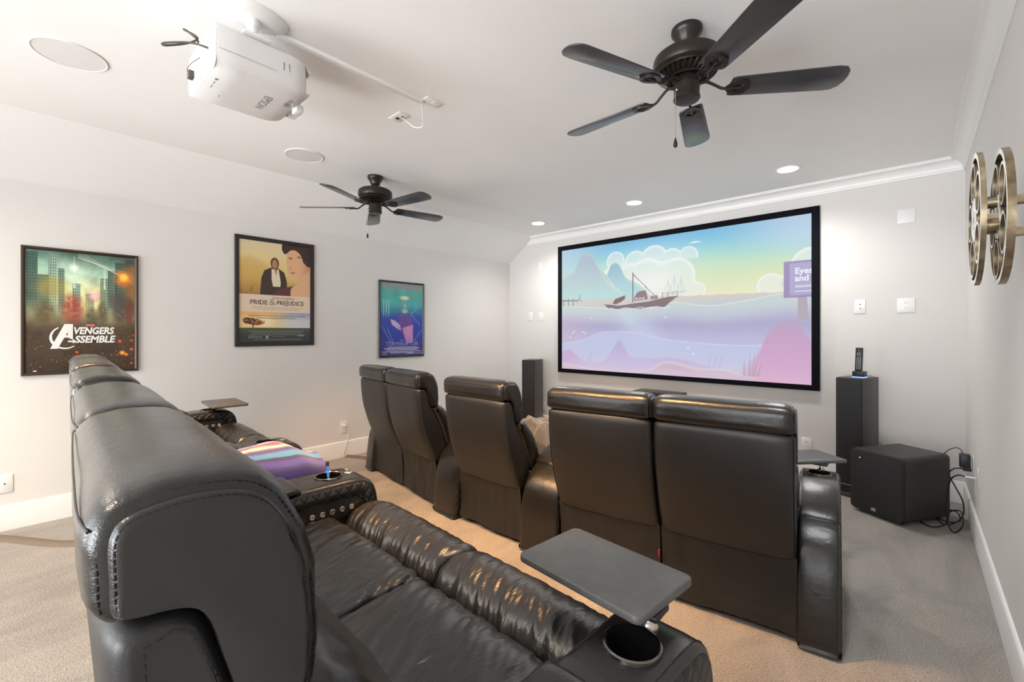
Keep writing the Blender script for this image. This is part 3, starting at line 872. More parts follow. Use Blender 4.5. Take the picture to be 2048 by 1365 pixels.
hd = poly(s, t, curve([(.64, .05), (.645, .13), (.64, .20), (.655, .26), (.68, .315), (.73, .352), (.80, .345), (.90, .30), (1.0, .22), (1.0, .02), (.70, .0), (.64, .05)], 6))
im = over(im, hd, (226, 176, 136)); im = over(im, hd * sm(s, .82, 1.0) * .5, (176, 118, 82))
im = over(im, poly(s, t, curve([(.58, .0), (.575, .05), (.62, .10), (.70, .055), (.78, .05), (.86, .10), (.90, .17), (1.0, .20), (1.01, -.01), (.58, -.01)], 6)), (60, 38, 28))
im = over(im, blob(s, t, .70, .135, .035, .010, .8) * .8, (70, 44, 34)); im = over(im, blob(s, t, .83, .115, .04, .010, .8) * .8, (70, 44, 34)); im = over(im, blob(s, t, .735, .285, .04, .012, .7) * .8, (168, 86, 78))
im = over(im, blob(s, t, .70, .24, .02, .02, .9) * .5, (190, 130, 98))
im = over(im, ((t > .528) & (t < .70)).astype(float), (226, 204, 180))
sky = vgrad(t, [(.70, (226, 178, 100)), (.78, (240, 208, 150)), (.85, (238, 206, 150)), (.862, (214, 180, 120))])
sky2 = vgrad(t, [(.70, (150, 160, 190)), (.78, (206, 206, 210)), (.86, (206, 208, 214))])
low = sky * (1 - sm(s, .35, .8))[..., None] + sky2 * sm(s, .35, .8)[..., None]
im = over(im, (t >= .70).astype(float), low)
im = over(im, blob(s, t, .33, .80, .16, .07, 1.) * .8, (255, 240, 200))
n4 = fnoise(s, t, 60, 60, 14, 2)
tr = np.clip(np.maximum.reduce([blob(s, t, .14, .79, .10, .035, .3), blob(s, t, .22, .80, .12, .033, .3), blob(s, t, .10, .775, .06, .02, .3)]) * sm(n4, .28, .42), 0, 1)
im = over(im, tr, (86, 48, 26)); im = over(im, tr * sm(s, .12, .3) * .6, (186, 78, 36))
im = over(im, poly(s, t, [(.172, .81), (.19, .81), (.186, .862), (.174, .862)]), (40, 26, 18))
im = over(im, sm(t, .853, .860), (70, 82, 56)); im = over(im, sm(t, .87, .93), (48, 56, 58))
for y, a, b in ((.89, .13, .90), (.908, .16, .88), (.926, .12, .92), (.945, .12, .30), (.952, .12, .30), (.972, .18, .86)):
    im = over(im, ((np.abs(t - y) < .0045) & (s > a) & (s < b) & (np.sin(s * 190 + y * 900) > -.55)).astype(float) * .65, (160, 160, 152))
im = over(im, np.abs(blob(s, t, .37, .949, .020, .014, .2) - blob(s, t, .37, .949, .011, .008, .2)), (220, 220, 215))
im = over(im, ((np.abs(t - .945) < .002) & (s > .44) & (s < .62)).astype(float) * .7, (180, 180, 175))
for y, a, b in ((.653, .16, .88), (.671, .22, .83)):
    im = over(im, ((np.abs(t - y) < .004) & (s > a) & (s < b) & (np.sin(s * 160 + y * 700) > -.6)).astype(float) * .55, (150, 128, 112))
root = thing('framed_poster', 'tall dark framed film poster of a golden field above a tree at sunset', 'poster', group='framed film posters on the left wall', mat=on_left(1.634, 1.733))
put('frame', frame_mesh(W2, H2, .036, .022, [(0, 0), (0, .020), (.003, .022), (.034, .019), (.037, .010), (.037, 0)], M['frame_black']), root)
put('backing', mesh_of(newbox(-W2 / 2 + .01, W2 / 2 - .01, -H2 / 2 + .01, H2 / 2 - .01, .002, .006), 'backing', M['black']), root)
w2, h2 = W2 - .072, H2 - .072
picture('poster_print', w2, h2, im, M['poster_img'], root, .009)
def p2(a, b): return (-w2 / 2 + a * w2, h2 / 2 - b * h2)
x, y = p2(.20, .605); put_text('title_lettering', 'PRIDE', root, p2(.255, .60)[0], y, .060, M['print_dark'], zz, squash=.98)
put_text('title_lettering', 'PREJUDICE', root, p2(.70, .60)[0], y, .060, M['print_dark'], zz, squash=.90)
put_text('title_lettering', '&', root, p2(.438, .60)[0], y + .004, .088, M['print_grey'], zz)
put_text('actor_lettering', 'Keira Knightley', root, p2(.60, .555)[0], p2(.6, .555)[1], .032, plain('beige_ink', rgb(176, 150, 132)), zz)
put_text('tagline_lettering', 'Sometimes the last person on earth you want to be with', root, p2(.52, .735)[0], p2(.5, .735)[1], .0225, M['print_grey'], zz)
put_text('tagline_lettering', 'is the one person you can\'t be without.', root, p2(.50, .757)[0], p2(.5, .757)[1], .0225, M['print_grey'], zz)
put_text('studio_lettering', 'FOCUS', root, p2(.85, .937)[0], p2(.5, .937)[1], .014, M['print_white'], zz, spacing=1.5)

# --- blue night poster
W3, H3 = .634, .908
s, t, im = canvas(200, 280)
n1 = fnoise(s, t, 5, 6, 21); n2 = fnoise(s, t, 18, 24, 22)
im = vgrad(t, [(0, (150, 150, 160)), (.06, (130, 170, 168)), (.12, (88, 176, 160)), (.28, (70, 170, 170)), (.40, (48, 128, 160)), (.47, (44, 74, 170)), (.7, (38, 54, 160)), (.85, (42, 50, 140)), (1, (44, 46, 110))])
im = im * (.88 + .24 * n1[..., None])
im = over(im, blob(s, t, .56, .20, .13, .035, .6), (232, 226, 196))
im = over(im, blob(s, t, .55, .31, .14, .12, .9) * .4, (150, 186, 170))
im = over(im, blob(s, t, .56, .385, .085, .035, .7) * .8, (216, 206, 178)); im = over(im, blob(s, t, .565, .31, .02, .035, .7) * .8, (220, 214, 190))
im = over(im, ((s > .06) & (s < .22) & (t > .24) & (t < .50)) * sm(np.sin(s * 110), -.2, .8) * (1 - sm(t, .4, .52)) * .7, (170, 216, 214))
im = over(im, poly(s, t, [(.22, .50), (.26, .58), (.46, .66), (.48, .60), (.34, .52)]) * .8 * (.5 + n2), (236, 190, 214))
im = over(im, poly(s, t, [(.40, .44), (.70, .44), (.76, .56), (.72, .70), (.60, .82), (.50, .70), (.44, .58)]) * .7, (134, 62, 150))
im = over(im, poly(s, t, [(.50, .62), (.76, .57), (.76, .82), (.60, .84)]) * .85 * (.7 + .4 * n1), (214, 150, 190))
for a, b, c, d in ((.02, .58, .24, .82), (.14, .60, .30, .84), (.72, .43, .94, .58), (.80, .80, .98, .64), (.70, .42, .99, .28)):
    L = np.hypot(c - a, d - b); u = ((s - a) * (c - a) + (t - b) * (d - b)) / L ** 2; dist = np.abs((s - a) * (d - b) - (t - b) * (c - a)) / L
    im = over(im, (1 - sm(dist, .004, .022)) * ((u > 0) & (u < 1)) * .5 * (.4 + n2), (130, 160, 236))
for y, a, b in ((.885, .16, .86), (.905, .08, .92), (.925, .14, .86), (.945, .03, .97), (.963, .22, .78)):
    im = over(im, ((np.abs(t - y) < .0055) & (s > a) & (s < b) & (np.sin(s * 150 + y * 800) > -.6)).astype(float) * .85, (226, 226, 240))
im = over(im, ((np.abs(t - .978) < .004) & (((s > .04) & (s < .14)) | (s > .60))).astype(float) * .8, (226, 226, 240))
root = thing('framed_poster', 'thin steel framed film poster in teal and deep blue, nearest the screen wall', 'poster', group='framed film posters on the left wall', mat=on_left(3.056, 1.505))
put('frame', frame_mesh(W3, H3, .022, .022, [(0, 0), (0, .018), (.003, .022), (.015, .022), (.019, .014), (.022, .010), (.022, 0)], M['frame_steel']), root)
put('backing', mesh_of(newbox(-W3 / 2 + .01, W3 / 2 - .01, -H3 / 2 + .01, H3 / 2 - .01, .002, .006), 'backing', M['black']), root)
w3, h3 = W3 - .044, H3 - .044
picture('poster_print', w3, h3, im, M['poster_img'], root, .009)
put_text('actor_lettering', 'SCHWARZENEGGER', root, .02, h3 / 2 - .062 * h3, .058, plain('mauve_ink', rgb(168, 148, 152)), zz, squash=.86)
put_text('title_lettering', 'THE', root, -.005, h3 / 2 - .795 * h3, .030, M['print_blue'], zz)
put_text('title_lettering', 'TERMINATOR', root, 0, h3 / 2 - .842 * h3, .066, M['print_blue'], zz, squash=1.12)

# ------------------------------------------------------------------ wall plates and cords
def plate_base(root, w=.078, h=.124):
    bm = newbox(-w / 2, w / 2, -h / 2, h / 2, 0, .006, .003, 2); obj('cover_plate', bm, M['white_plastic'], root)
def outlet(label, mat, w=.082, h=.130, group=None):
    r = thing('wall_outlet', label, 'outlet', mat=mat, group=group); plate_base(r, w, h)
    for sy in (.021, -.021):
        bm = bmesh.new()
        pts = []
        for i in range(24):
            a = 2 * PI * i / 24; pts.append((.0165 * math.cos(a), max(-.0135, min(.0135, .0165 * math.sin(a)))))
        prism(bm, [(x, y + sy) for x, y in pts], .004, .0082, 'z')
        f = obj('socket', bm, M['white_plastic'], r)
        bm = bmesh.new()
        for sx, hh in ((-.0062, .0042), (.0062, .0034)): box(bm, sx - .0012, sx + .0012, sy + .003 - hh, sy + .003 + hh, .0075, .0086)
        box(bm, -.0022, .0022, sy - .0095, sy - .0060, .0075, .0086)
        obj('slots', bm, M['plate_slot'], f)
    return r
def jack_plate(label, mat, n=2, lever=False):
    r = thing('jack_plate', label, 'wall plate', mat=mat); plate_base(r)
    for i in range(n):
        y = .018 - .036 * i if n > 1 else 0
        bm = bmesh.new(); box(bm, -.0045, .0045, y - .004, y + .004, .005, .0085, .001); obj('jack', bm, M['plate_slot'], r)
    if lever:
        bm = bmesh.new(); tube(bm, [(0, -.018, .006), (.002, -.020, .015), (.006, -.026, .024)], .003, 8); obj('jack_plug', bm, M['chrome'], r)
    for sy in (.046, -.046):
        bm = bmesh.new(); lathe(bm, [(.003, .005), (.003, .0068)], 12, c=(0, sy, 0)); obj('screw', bm, M['white_plastic'], r)
    return r
def blank(label, mat, w, h):
    r = thing('blank_plate', label, 'wall plate', mat=mat); plate_base(r, w, h)
    for sy in (.3, -.3):
        bm = bmesh.new(); lathe(bm, [(.003, .005), (.003, .0068)], 12, c=(0, sy * h, 0)); obj('screw', bm, M['white_plastic'], r)
blank('large square blank white plate high on the wall right of the screen', on_screen(-.052, 2.325), .114, .118)
blank('narrow blank white plate high on the wall left of the screen', on_screen(-3.972, 2.29), .074, .124)
jack_plate('white jack plate with a bent plug right of the screen, above the remote control', on_screen(-.357, 1.578), 2, True)
outlet('wide white outlet at mid height near the right corner of the screen wall', on_screen(-.053, 1.576), .114, .122)
jack_plate('white jack plate at mid height nearest the left corner of the screen wall', on_screen(-4.160, 1.583), 2)
outlet('white outlet at mid height just left of the screen', on_screen(-3.966, 1.573), .078, .122)
outlet('low white outlet between the front row and the right tower speaker', on_screen(-.757, .292), .082, .122)
outlet('low white outlet half hidden behind the front row, right of the left tower speaker', on_screen(-3.925, .302), .078, .122)
jack_plate('white jack plate low on the poster wall, cut by the left picture edge', on_left(-.098, .318), 1)
outlet('low white outlet on the poster wall with a white cord plugged in', on_left(2.318, .320))
outlet('white outlet on the right wall holding the black power adapter', on_right(4.33, .445), .075, .128)
jack_plate('white jack plate on the right wall with a pale plug and black cable', on_right(4.00, .435), 1)

r = thing('white_cable', 'thin white cable hanging from the poster wall outlet to the floor', 'cable', mat=on_left(2.318, .320))
bm = bmesh.new(); lathe(bm, [(.013, .009), (.013, .022), (.008, .034)], 16, c=(.002, .018, 0)); obj('plug', bm, M['cable_white'], r)
bm = bmesh.new(); tube(bm, [(.002, .018, .034), (.020, .008, .042), (.038, -.03, .034), (.036, -.13, .026), (.020, -.18, .024), (-.01, -.26, .026), (-.022, -.312, .03)], .0032); obj('cord', bm, M['cable_white'], r)

def cord_cover(label, pts):
    bm = bmesh.new(); P = smooth_path(pts, 8); A = []
    for i, p in enumerate(P):
        d = P[min(i + 1, len(P) - 1)] - P[max(i - 1, 0)]; d.normalize(); n = Vector((-d.y, d.x, 0))
        A.append([bm.verts.new(p + n * o + Vector((0, 0, h))) for o, h in ((-.038, .001), (-.024, .014), (-.010, .020), (.010, .020), (.024, .014), (.038, .001))])
    for a, b in zip(A, A[1:]):
        for k in range(6): bm.faces.new((a[k], a[(k + 1) % 6], b[(k + 1) % 6], b[k]))
    bm.faces.new(A[0]); bm.faces.new(A[-1])
    return tag(obj('cord_cover', bm, M['cord_cover']), label, 'cord cover')
cord_cover('taupe floor cord cover at the left edge, running from the poster wall', [(-4.55, -.22, 0), (-4.42, -.115, 0), (-4.225, .010, 0), (-4.06, .115, 0), (-3.96, .20, 0), (-3.84, .33, 0)])
cord_cover('taupe floor cord cover below the poster wall outlet, left of the front row', [(-4.55, 2.34, 0), (-4.48, 2.385, 0), (-4.31, 2.445, 0), (-4.10, 2.48, 0), (-3.95, 2.50, 0)])

# ------------------------------------------------------------------ film reel on the right wall
r = thing('film_reel', 'bronze film reel decoration with two flanges on the right wall', 'wall decoration', (XR, 2.085, 1.715))
R = .212
def flange(x0, x1, rot, holes=5):
    bm = bmesh.new()
    def ann(r0, r1, cy, cz, seg):
        V = []
        for rr, xx in ((r1, x0), (r1, x1), (r0, x1), (r0, x0)):
            V.append([bm.verts.new((xx, cy + rr * math.cos(2 * PI * i / seg), cz + rr * math.sin(2 * PI * i / seg))) for i in range(seg)])
        for k in range(4):
            a, b = V[k], V[(k + 1) % 4]
            for i in range(seg): bm.faces.new((a[i], a[(i + 1) % seg], b[(i + 1) % seg], b[i]))
    ann(R - .016, R, 0, 0, 72)
    for i in range(holes):
        a = rot + 2 * PI * i / holes
        ann(.056, .0655, .130 * math.cos(a), .130 * math.sin(a), 40)
        b = a + PI / holes
        cx, cz = .085 * math.cos(b), .085 * math.sin(b)
    ann(.030, .072, 0, 0, 40); ann(.012, .024, 0, 0, 24)
    for i in range(6):
        a = rot + 2 * PI * i / 6
        box(bm, x0, x1, .027 * math.cos(a) - .006, .027 * math.cos(a) + .006, .027 * math.sin(a) - .006, .027 * math.sin(a) + .006)
    me = mesh_of(bm, 'flange', [M['reel_bronze'], M['reel_edge']], 30)
    for p in me.polygons:
        if abs(p.normal.x) > .8: p.material_index = 1
    return me
put('flange', flange(-.154, -.141, 1.35), r)['label'] = 'outer flange'
put('flange', flange(-.102, -.084, 1.15), r)['label'] = 'inner flange against the wall'
bm = bmesh.new()
for a in (PI / 2, PI * 7 / 6, PI * 11 / 6, 0): lathe(bm, [(.019, -.142), (.019, -.101)], 20, 'x', (0, .040 * math.cos(a), .052 * math.sin(a)))
box(bm, -.142, -.101, -.03, .03, -.012, .012); obj('hub', bm, M['reel_bronze'], r)
for a in (.05, -.05): obj('wall_bracket', newbox(-.086, 0, -.02, .02, a - .012, a + .012), M['reel_bronze'], r)

# ------------------------------------------------------------------ ceiling fans
def fan(label, x, y, base_deg):
    t = thing('ceiling_fan', label, 'ceiling fan', mat=on_ceiling(x, y), group='dark bronze ceiling fans')
    def L(prof, name, mat=M['bronze'], seg=48, par=t, **kw):
        bm = bmesh.new(); lathe(bm, prof, seg, **kw); return obj(name, bm, mat, par, ang=30)
    L([(.066, 0), (.068, .012), (.066, .022), (.060, .030), (.050, .046), (.043, .060), (.040, .072), (.034, .078)], 'canopy')
    L([(.014, .06), (.014, .128)], 'downrod', seg=20)
    L([(.02, .112), (.10, .117), (.128, .122), (.143, .134), (.147, .150), (.147, .176), (.143, .186), (.136, .190), (.130, .198)], 'motor_housing')
    bm = bmesh.new()
    lathe(bm, [(.105, .196), (.075, .222)], 40)
    lathe(bm, [(.132, .192), (.136, .200), (.132, .206), (.126, .206)], 48, cap0=False, cap1=False)
    lathe(bm, [(.088, .222), (.092, .230), (.086, .236), (.078, .234)], 48, cap0=False, cap1=False)
    for i in range(30):
        a = 2 * PI * i / 30; ca, sa = math.cos(a), math.sin(a); tw = .35
        c2, s2 = math.cos(a + tw * .3), math.sin(a + tw * .3)
        tube(bm, [(.129 * ca, .129 * sa, .204), (.110 * math.cos(a + .05), .110 * math.sin(a + .05), .219), (.086 * c2, .086 * s2, .231)], .0042, 6, 3)
    obj('vent_ring', bm, M['bronze'], t, ang=30)
    L([(.060, .225), (.062, .240), (.052, .246), (.052, .252), (.055, .256), (.055, .310), (.058, .316), (.058, .322), (.052, .328), (.030, .330), (.008, .330)], 'switch_housing')
    for i in range(5):
        a = math.radians(base_deg + 72 * i)
        # outline of one blade along +x
        pts = [(.185, -.050), (.200, -.056), (.40, -.063), (.60, -.069), (.625, -.066), (.648, -.050), (.660, -.022), (.662, .010), (.655, .040), (.636, .062), (.60, .069), (.40, .063), (.200, .056), (.185, .050), (.180, .02), (.180, -.02)]
        bm = bmesh.new(); prism(bm, pts, -.003, .003, 'z', bev=.0015)
        b = obj('blade', bm, M['blade'], t, ang=30)
        b.matrix_local = Matrix.Translation((0, 0, .278)) @ Matrix.Rotation(-a, 4, 'Z') @ Matrix.Rotation(math.radians(-12), 4, 'X')
        bm = bmesh.new()
        out, inn = [], []
        for k in range(29):                           # tulip shaped bracket with an open middle
            u = k / 28; th = PI * (u * 2 - 1)
            rad = .046 * (1 - .35 * math.cos(th)) if True else 0
            ox, oy = .215 - .052 * math.cos(th), .047 * math.sin(th) * (1.0 - .45 * math.cos(th) * (1 if math.cos(th) > 0 else .2))
            out.append((ox, oy)); inn.append((.218 - .030 * math.cos(th), oy * .52))
        A = []
        for pts2, h in ((out, .004), (out, .010), (inn, .010), (inn, .004)):
            A.append([bm.verts.new((px, py, h)) for px, py in pts2[:-1]])
        n = len(A[0])
        for q0 in range(4):
            a0, a1 = A[q0], A[(q0 + 1) % 4]
            for k in range(n): bm.faces.new((a0[k], a0[(k + 1) % n], a1[(k + 1) % n], a1[k]))
        tube(bm, [(.050, 0, -.030), (.085, 0, -.034), (.115, 0, -.018), (.150, 0, .006), (.175, 0, .008), (.232, 0, .008)], lambda u: .0075 - .002 * u, 8, 6)
        for sy in (-.03, .03): lathe(bm, [(.005, .003), (.005, .011), (.003, .013)], 10, c=(.235, sy, 0))
        lathe(bm, [(.005, .003), (.005, .011), (.003, .013)], 10, c=(.258, 0, 0))
        obj('blade_iron', bm, M['bronze'], b, ang=30)
    bm = bmesh.new(); lathe(bm, [(.0065, 0), (.0065, .006), (.004, .008)], 14, 'y', (0, .055, .290))
    tube(bm, [(.0, .058, .290), (.0, .066, .300), (.0, .066, .36), (.0, .066, .515)], .0014, 6, 4)
    pc = obj('pull_chain', bm, M['chrome'], t)
    pc.rotation_euler = (0, 0, math.radians(25))
    bm = bmesh.new(); lathe(bm, [(.002, .508), (.006, .522), (.0095, .538), (.008, .548), (.003, .552)], 16, c=(0, .066, 0)); obj('pull_knob', bm, M['bronze'], pc)
    return t
fan('large dark ceiling fan at upper right, its blades nearest the camera', -.769, 2.030, 33.4)
fan('smaller looking far ceiling fan above the tall golden poster', -3.545, 2.09, 7.6)

# ------------------------------------------------------------------ recessed lights and ceiling speakers
LIGHTS = [('recessed ceiling light nearest the right wall', -.795, 4.35), ('middle recessed ceiling light above the screen', -2.215, 4.375), ('recessed ceiling light nearest the poster wall', -3.535, 4.38)]
HIDDEN = [(-.55, .55), (-1.55, .45), (-2.55, .25)]
for i, (lab, x, y) in enumerate(LIGHTS):
    t = thing('recessed_light', lab, 'ceiling light', mat=on_ceiling(x, y), group='recessed lights along the screen wall')
    bm = bmesh.new(); lathe(bm, [(.092, 0), (.092, .005), (.086, .007), (.075, .004), (.075, 0)], 48, cap0=False, cap1=False); obj('trim_ring', bm, M['white_plastic'], t, ang=30)
    bm = bmesh.new(); lathe(bm, [(.074, .0015), (.074, .003)], 48); obj('lens', bm, M['glow'], t)
for lab, x, y, rr in (('round white in-ceiling speaker at upper left', -3.115, .148, .142), ('round white in-ceiling speaker left of the far fan', -3.53, 1.467, .137)):
    t = thing('ceiling_speaker', lab, 'ceiling speaker', mat=on_ceiling(x, y), group='round white in-ceiling speakers')
    bm = bmesh.new(); lathe(bm, [(rr, 0), (rr, .004), (rr - .004, .006), (rr - .008, .004), (rr - .008, 0)], 64, cap0=False, cap1=False); obj('rim', bm, M['white_plastic'], t, ang=30)
    bm = bmesh.new(); lathe(bm, [(rr - .0075, .001), (rr - .0075, .0035), (rr * .5, .0045), (.01, .005)], 64); obj('grille', bm, M['grille'], t)

# ------------------------------------------------------------------ projector and what hangs with it
PX, PY, PB, PT = -2.300, .695, 2.438, 2.622
t = thing('projector', 'glossy white projector hanging upside down from the ceiling', 'projector', (PX, PY, PB))
w, d, h = .412, .36, PT - PB
def rr3(hw, z0, z1, rb, rt):
    o = []
    for sx, sz, a0, r in ((1, 1, 0, rt), (-1, 1, 90, rt), (-1, -1, 180, rb), (1, -1, 270, rb)):
        for i in range(9):
            a = math.radians(a0 + 11.25 * i); o.append(Vector((sx * (hw - r) + r * math.cos(a), (z1 - r if sz > 0 else z0 + r) + r * math.sin(a))))
    return o
o2 = rr3(.206, 0, h, .050, .024); nn = normals2(o2); bm = bmesh.new(); R_ = []
for y, off in ((-.178, -.004), (-.174, 0), (-.08, 0), (.02, 0), (.12, -.001), (.165, -.005), (.195, -.012), (.218, -.022), (.236, -.036), (.246, -.050), (.249, -.051)):
    bow = .045 * max(0, (y - .05) / .199) ** 2
    R_.append([bm.verts.new((p.x + n.x * off, y - bow * (p.x / .206) ** 2, p.y + n.y * off)) for p, n in zip(o2, nn)])
for a, b in zip(R_, R_[1:]):
    for i in range(len(a)): bm.faces.new((a[i], a[(i + 1) % len(a)], b[(i + 1) % len(a)], b[i]))
bm.faces.new(R_[0]); bm.faces.new(R_[-1])
case = obj('case', bm, M['proj_white'], t, ang=45)
bm = bmesh.new()
def rr2(hw, z0, z1, r):
    o = []
    for sx, sz, a0 in ((1, 1, 0), (-1, 1, 90), (-1, -1, 180), (1, -1, 270)):
        for i in range(5):
            a = math.radians(a0 + 22.5 * i); o.append((sx * (hw - r) + r * math.cos(a), (z1 - r if sz > 0 else z0 + r) + r * math.sin(a)))
    return o
A1 = [bm.verts.new((x, -.176, z)) for x, z in rr2(.2055, .0005, h - .0005, .040)]
A2 = [bm.verts.new((x, -.186, z)) for x, z in rr2(.200, .006, h - .006, .036)]
A3 = [bm.verts.new((x, -.186, z)) for x, z in rr2(.160, .030, h - .034, .012)]
A4 = [bm.verts.new((x, -.166, z)) for x, z in rr2(.154, .034, h - .038, .012)]
for a, b in zip((A1, A2, A3), (A2, A3, A4)):
    for i in range(len(a)): bm.faces.new((a[i], a[(i + 1) % len(a)], b[(i + 1) % len(a)], b[i]))
bm.faces.new(A4)
obj('rear_panel', bm, M['proj_rear'], t, ang=30)
bm = bmesh.new()
for x in (-.11, -.06, -.01): box(bm, x - .014, x + .014, -.176, -.167, .066, .080, .001)
box(bm, .04, .085, -.176, -.167, .062, .085, .002)
obj('ports', bm, M['plate_slot'], t)
bm = bmesh.new(); tube(bm, [(.207, -.165, h * .40), (.207, -.02, h * .40), (.205, .06, h * .40), (.196, .125, h * .40)], .0007, 5, 6); obj('case_seam', bm, M['grey_print'], t)
bm = bmesh.new()
for a, b in (((.2063, .085, .125), (.2063, .085, .090)), ((.2063, .108, .125), (.204, .112, .088))): tube(bm, [a, b], .0012, 5, 0)
obj('vent_slots', bm, M['plate_slot'], t)
bm = bmesh.new(); lathe(bm, [(.05, .21), (.05, .252), (.042, .258), (.040, .246), (.036, .244)], 32, 'y', (-.09, 0, .075)); obj('lens_barrel', bm, M['proj_white'], t)
bm = bmesh.new(); lathe(bm, [(.037, .244), (.030, .252), (.012, .256)], 32, 'y', (-.09, 0, .075)); obj('lens', bm, M['gloss_black'], t)
bm = bmesh.new(); box(bm, .03, .085, .185, .222, -.014, .022, .006); obj('front_foot', bm, M['proj_white'], t)
# markings on the underside
m = text_mesh('EPSON', .050, M['grey_print'], depth=.0006)
o = put('maker_lettering', m, t, (.02, .06, -.0002)); o.rotation_euler = (PI, 0, math.radians(180))
bm = bmesh.new()
for i in range(6): box(bm, .055, .098 - .006 * (i % 3), .135 + i * .0055, .1385 + i * .0055, -.0006, .0004)
for i in range(4): box(bm, .108, .135, .137 + i * .008, .140 + i * .008, -.0004, .0006)
obj('rating_label', bm, M['grey_print'], t)
for x0, x1, y0, y1 in ((.075, .090, -.150, -.138), (.049, .059, -.146, -.142), (.034, .044, -.146, -.142), (.006, .016, -.146, -.142), (-.010, 0, -.146, -.142), (-.064, -.056, -.10, -.096), (-.076, -.068, -.10, -.096)):
    obj('button_icon', newbox(x0, x1, y0, y1, -.0005, .0005), M['grey_print'], t)
# cables at the rear of the projector
c = thing('projector_cable', 'thick brown black cable looping out of the projector rear', 'cable', (PX, PY - .17, PB + .08))
bm = bmesh.new(); tube(bm, [(.10, -.002, .03), (.06, -.06, .045), (-.04, -.13, .055), (-.10, -.12, .075), (-.06, -.05, .10), (-.02, -.02, .12), (-.06, -.06, .155), (-.09, -.04, .17), (-.06, -.01, .13), (-.05, .0, .07)], .0042); obj('cable', bm, plain('brown_black_cable', (.035, .026, .018), .4), c)
c = thing('wireless_dongle', 'small square dongle dangling on a thin wire behind the projector', 'dongle', (PX, PY - .17, PB + .05))
bm = bmesh.new(); tube(bm, [(-.03, -.004, .08), (-.06, -.04, .04), (-.05, -.05, .0), (.01, -.05, -.03)], .0013, 6); obj('wire', bm, M['cable'], c)
bm = bmesh.new(); box(bm, .0, .032, -.062, -.042, -.055, -.024, .002); obj('dongle_body', bm, plain('brown_grey_plastic', (.10, .08, .06), .4), c)
t = thing('projector_mount', 'white round ceiling mount plate holding the projector', 'ceiling mount', mat=on_ceiling(-2.135, .665))
bm = bmesh.new(); lathe(bm, [(.115, 0), (.116, .004), (.112, .010), (.098, .020), (.070, .027), (.02, .029)], 56); ob = obj('mount_plate', bm, M['white_plastic'], t, ang=40); ob.scale = (.80, 1.25, 1)
bm = bmesh.new(); lathe(bm, [(.030, .02), (.030, .05), (.024, .055), (.020, .118)], 32); obj('post', bm, M['white_plastic'], t, ang=40)
bm = bmesh.new(); box(bm, -.20, .055, -.06, .05, .105, .117, .004); obj('bracket', bm, M['white_plastic'], t)
bm = bmesh.new(); box(bm, .045, .058, -.055, -.018, .0225, .0235); ob = obj('sticker', bm, M['grey_print'], t)
bm = bmesh.new(); box(bm, -2.187, -2.155, .78, 1.585, ZC - .020, ZC, .003)
tag(obj('cable_raceway', bm, M['trim']), 'long white cable raceway on the ceiling in front of the projector', 'cable raceway')
t = thing('ceiling_outlet', 'white ceiling plate at the far end of the cable raceway', 'outlet', mat=on_ceiling(-2.142, 1.640)); plate_base(t, .075, .118)
bm = bmesh.new(); lathe(bm, [(.016, .005), (.016, .009)], 24, c=(0, -.015, 0)); obj('socket', bm, M['white_plastic'], t)
t = thing('ceiling_jack_plate', 'white ceiling plate with two dark jacks beside the raceway end', 'wall plate', mat=on_ceiling(-2.445, 1.61)); plate_base(t, .130, .074)
bm = bmesh.new(); box(bm, -.022, -.006, -.008, .012, .005, .013, .002); box(bm, .022, .030, -.016, -.004, .005, .010, .002); obj('jacks', bm, M['black'], t)
bm = bmesh.new(); tube(bm, [(-2.178, 1.585, ZC - .012), (-2.205, 1.62, ZC - .05), (-2.29, 1.68, ZC - .085), (-2.36, 1.67, ZC - .075), (-2.41, 1.64, ZC - .03), (-2.425, 1.622, ZC - .010)], .0035)
tag(obj('white_cable', bm, M['cable_white']), 'white cord bridging the raceway end and the two-jack ceiling plate', 'cable')

# ------------------------------------------------------------------ projection screen
SX0, SX1, SZ0, SZ1 = -3.640, -.651, .804, 2.526
IX0, IX1, IZ0, IZ1 = -3.575, -.712, .855, 2.465
cx, cz = (SX0 + SX1) / 2, (SZ0 + SZ1) / 2
root = thing('projection_screen', 'large wall screen showing a pastel cartoon sea with a boat', 'screen', mat=on_screen(cx, cz))
bm = bmesh.new()
prof = [(0, 0), (0, .034), (.004, .042), (.030, .043)]
R_ = []
ow, oh, iw, ih = SX1 - SX0, SZ1 - SZ0, IX1 - IX0, IZ1 - IZ0
ic = ((IX0 + IX1) / 2 - cx, (IZ0 + IZ1) / 2 - cz)
def rect(w, h, c, z): return [bm.verts.new((c[0] + sx * w / 2, c[1] + sy * h / 2, z)) for sx, sy in ((-1, -1), (1, -1), (1, 1), (-1, 1))]
R_ = [rect(ow, oh, (0, 0), 0), rect(ow, oh, (0, 0), .034), rect(ow - .010, oh - .010, (0, 0), .042), rect(iw + .006, ih + .006, ic, .042), rect(iw, ih, ic, .038), rect(iw, ih, ic, 0)]
R_.append(R_[0])
for a, b in zip(R_, R_[1:]):
    for k_ in range(4): bm.faces.new((a[k_], a[(k_ + 1) % 4], b[(k_ + 1) % 4], b[k_]))
obj('bezel', bm, M['bezel'], root, ang=20)
s, t, im = canvas(640, 360)
HZ = .42
top = vgrad(t, [(0, (112, 186, 228)), (.08, (130, 204, 232)), (.16, (160, 222, 214)), (.24, (196, 232, 196)), (.33, (222, 236, 184)), (.43, (238, 240, 196))])
im = top
im = over(im, (1 - sm(s + t * .5, .0, .34)) * .75, (196, 214, 232))
im = over(im, sm(s - t * .3, .66, 1.0) * (1 - sm(t, .1, .3)) * .8, (196, 214, 236))
im = over(im, blob(s, t, .42, .26, .34, .20, 1.) * .5, (232, 244, 226))
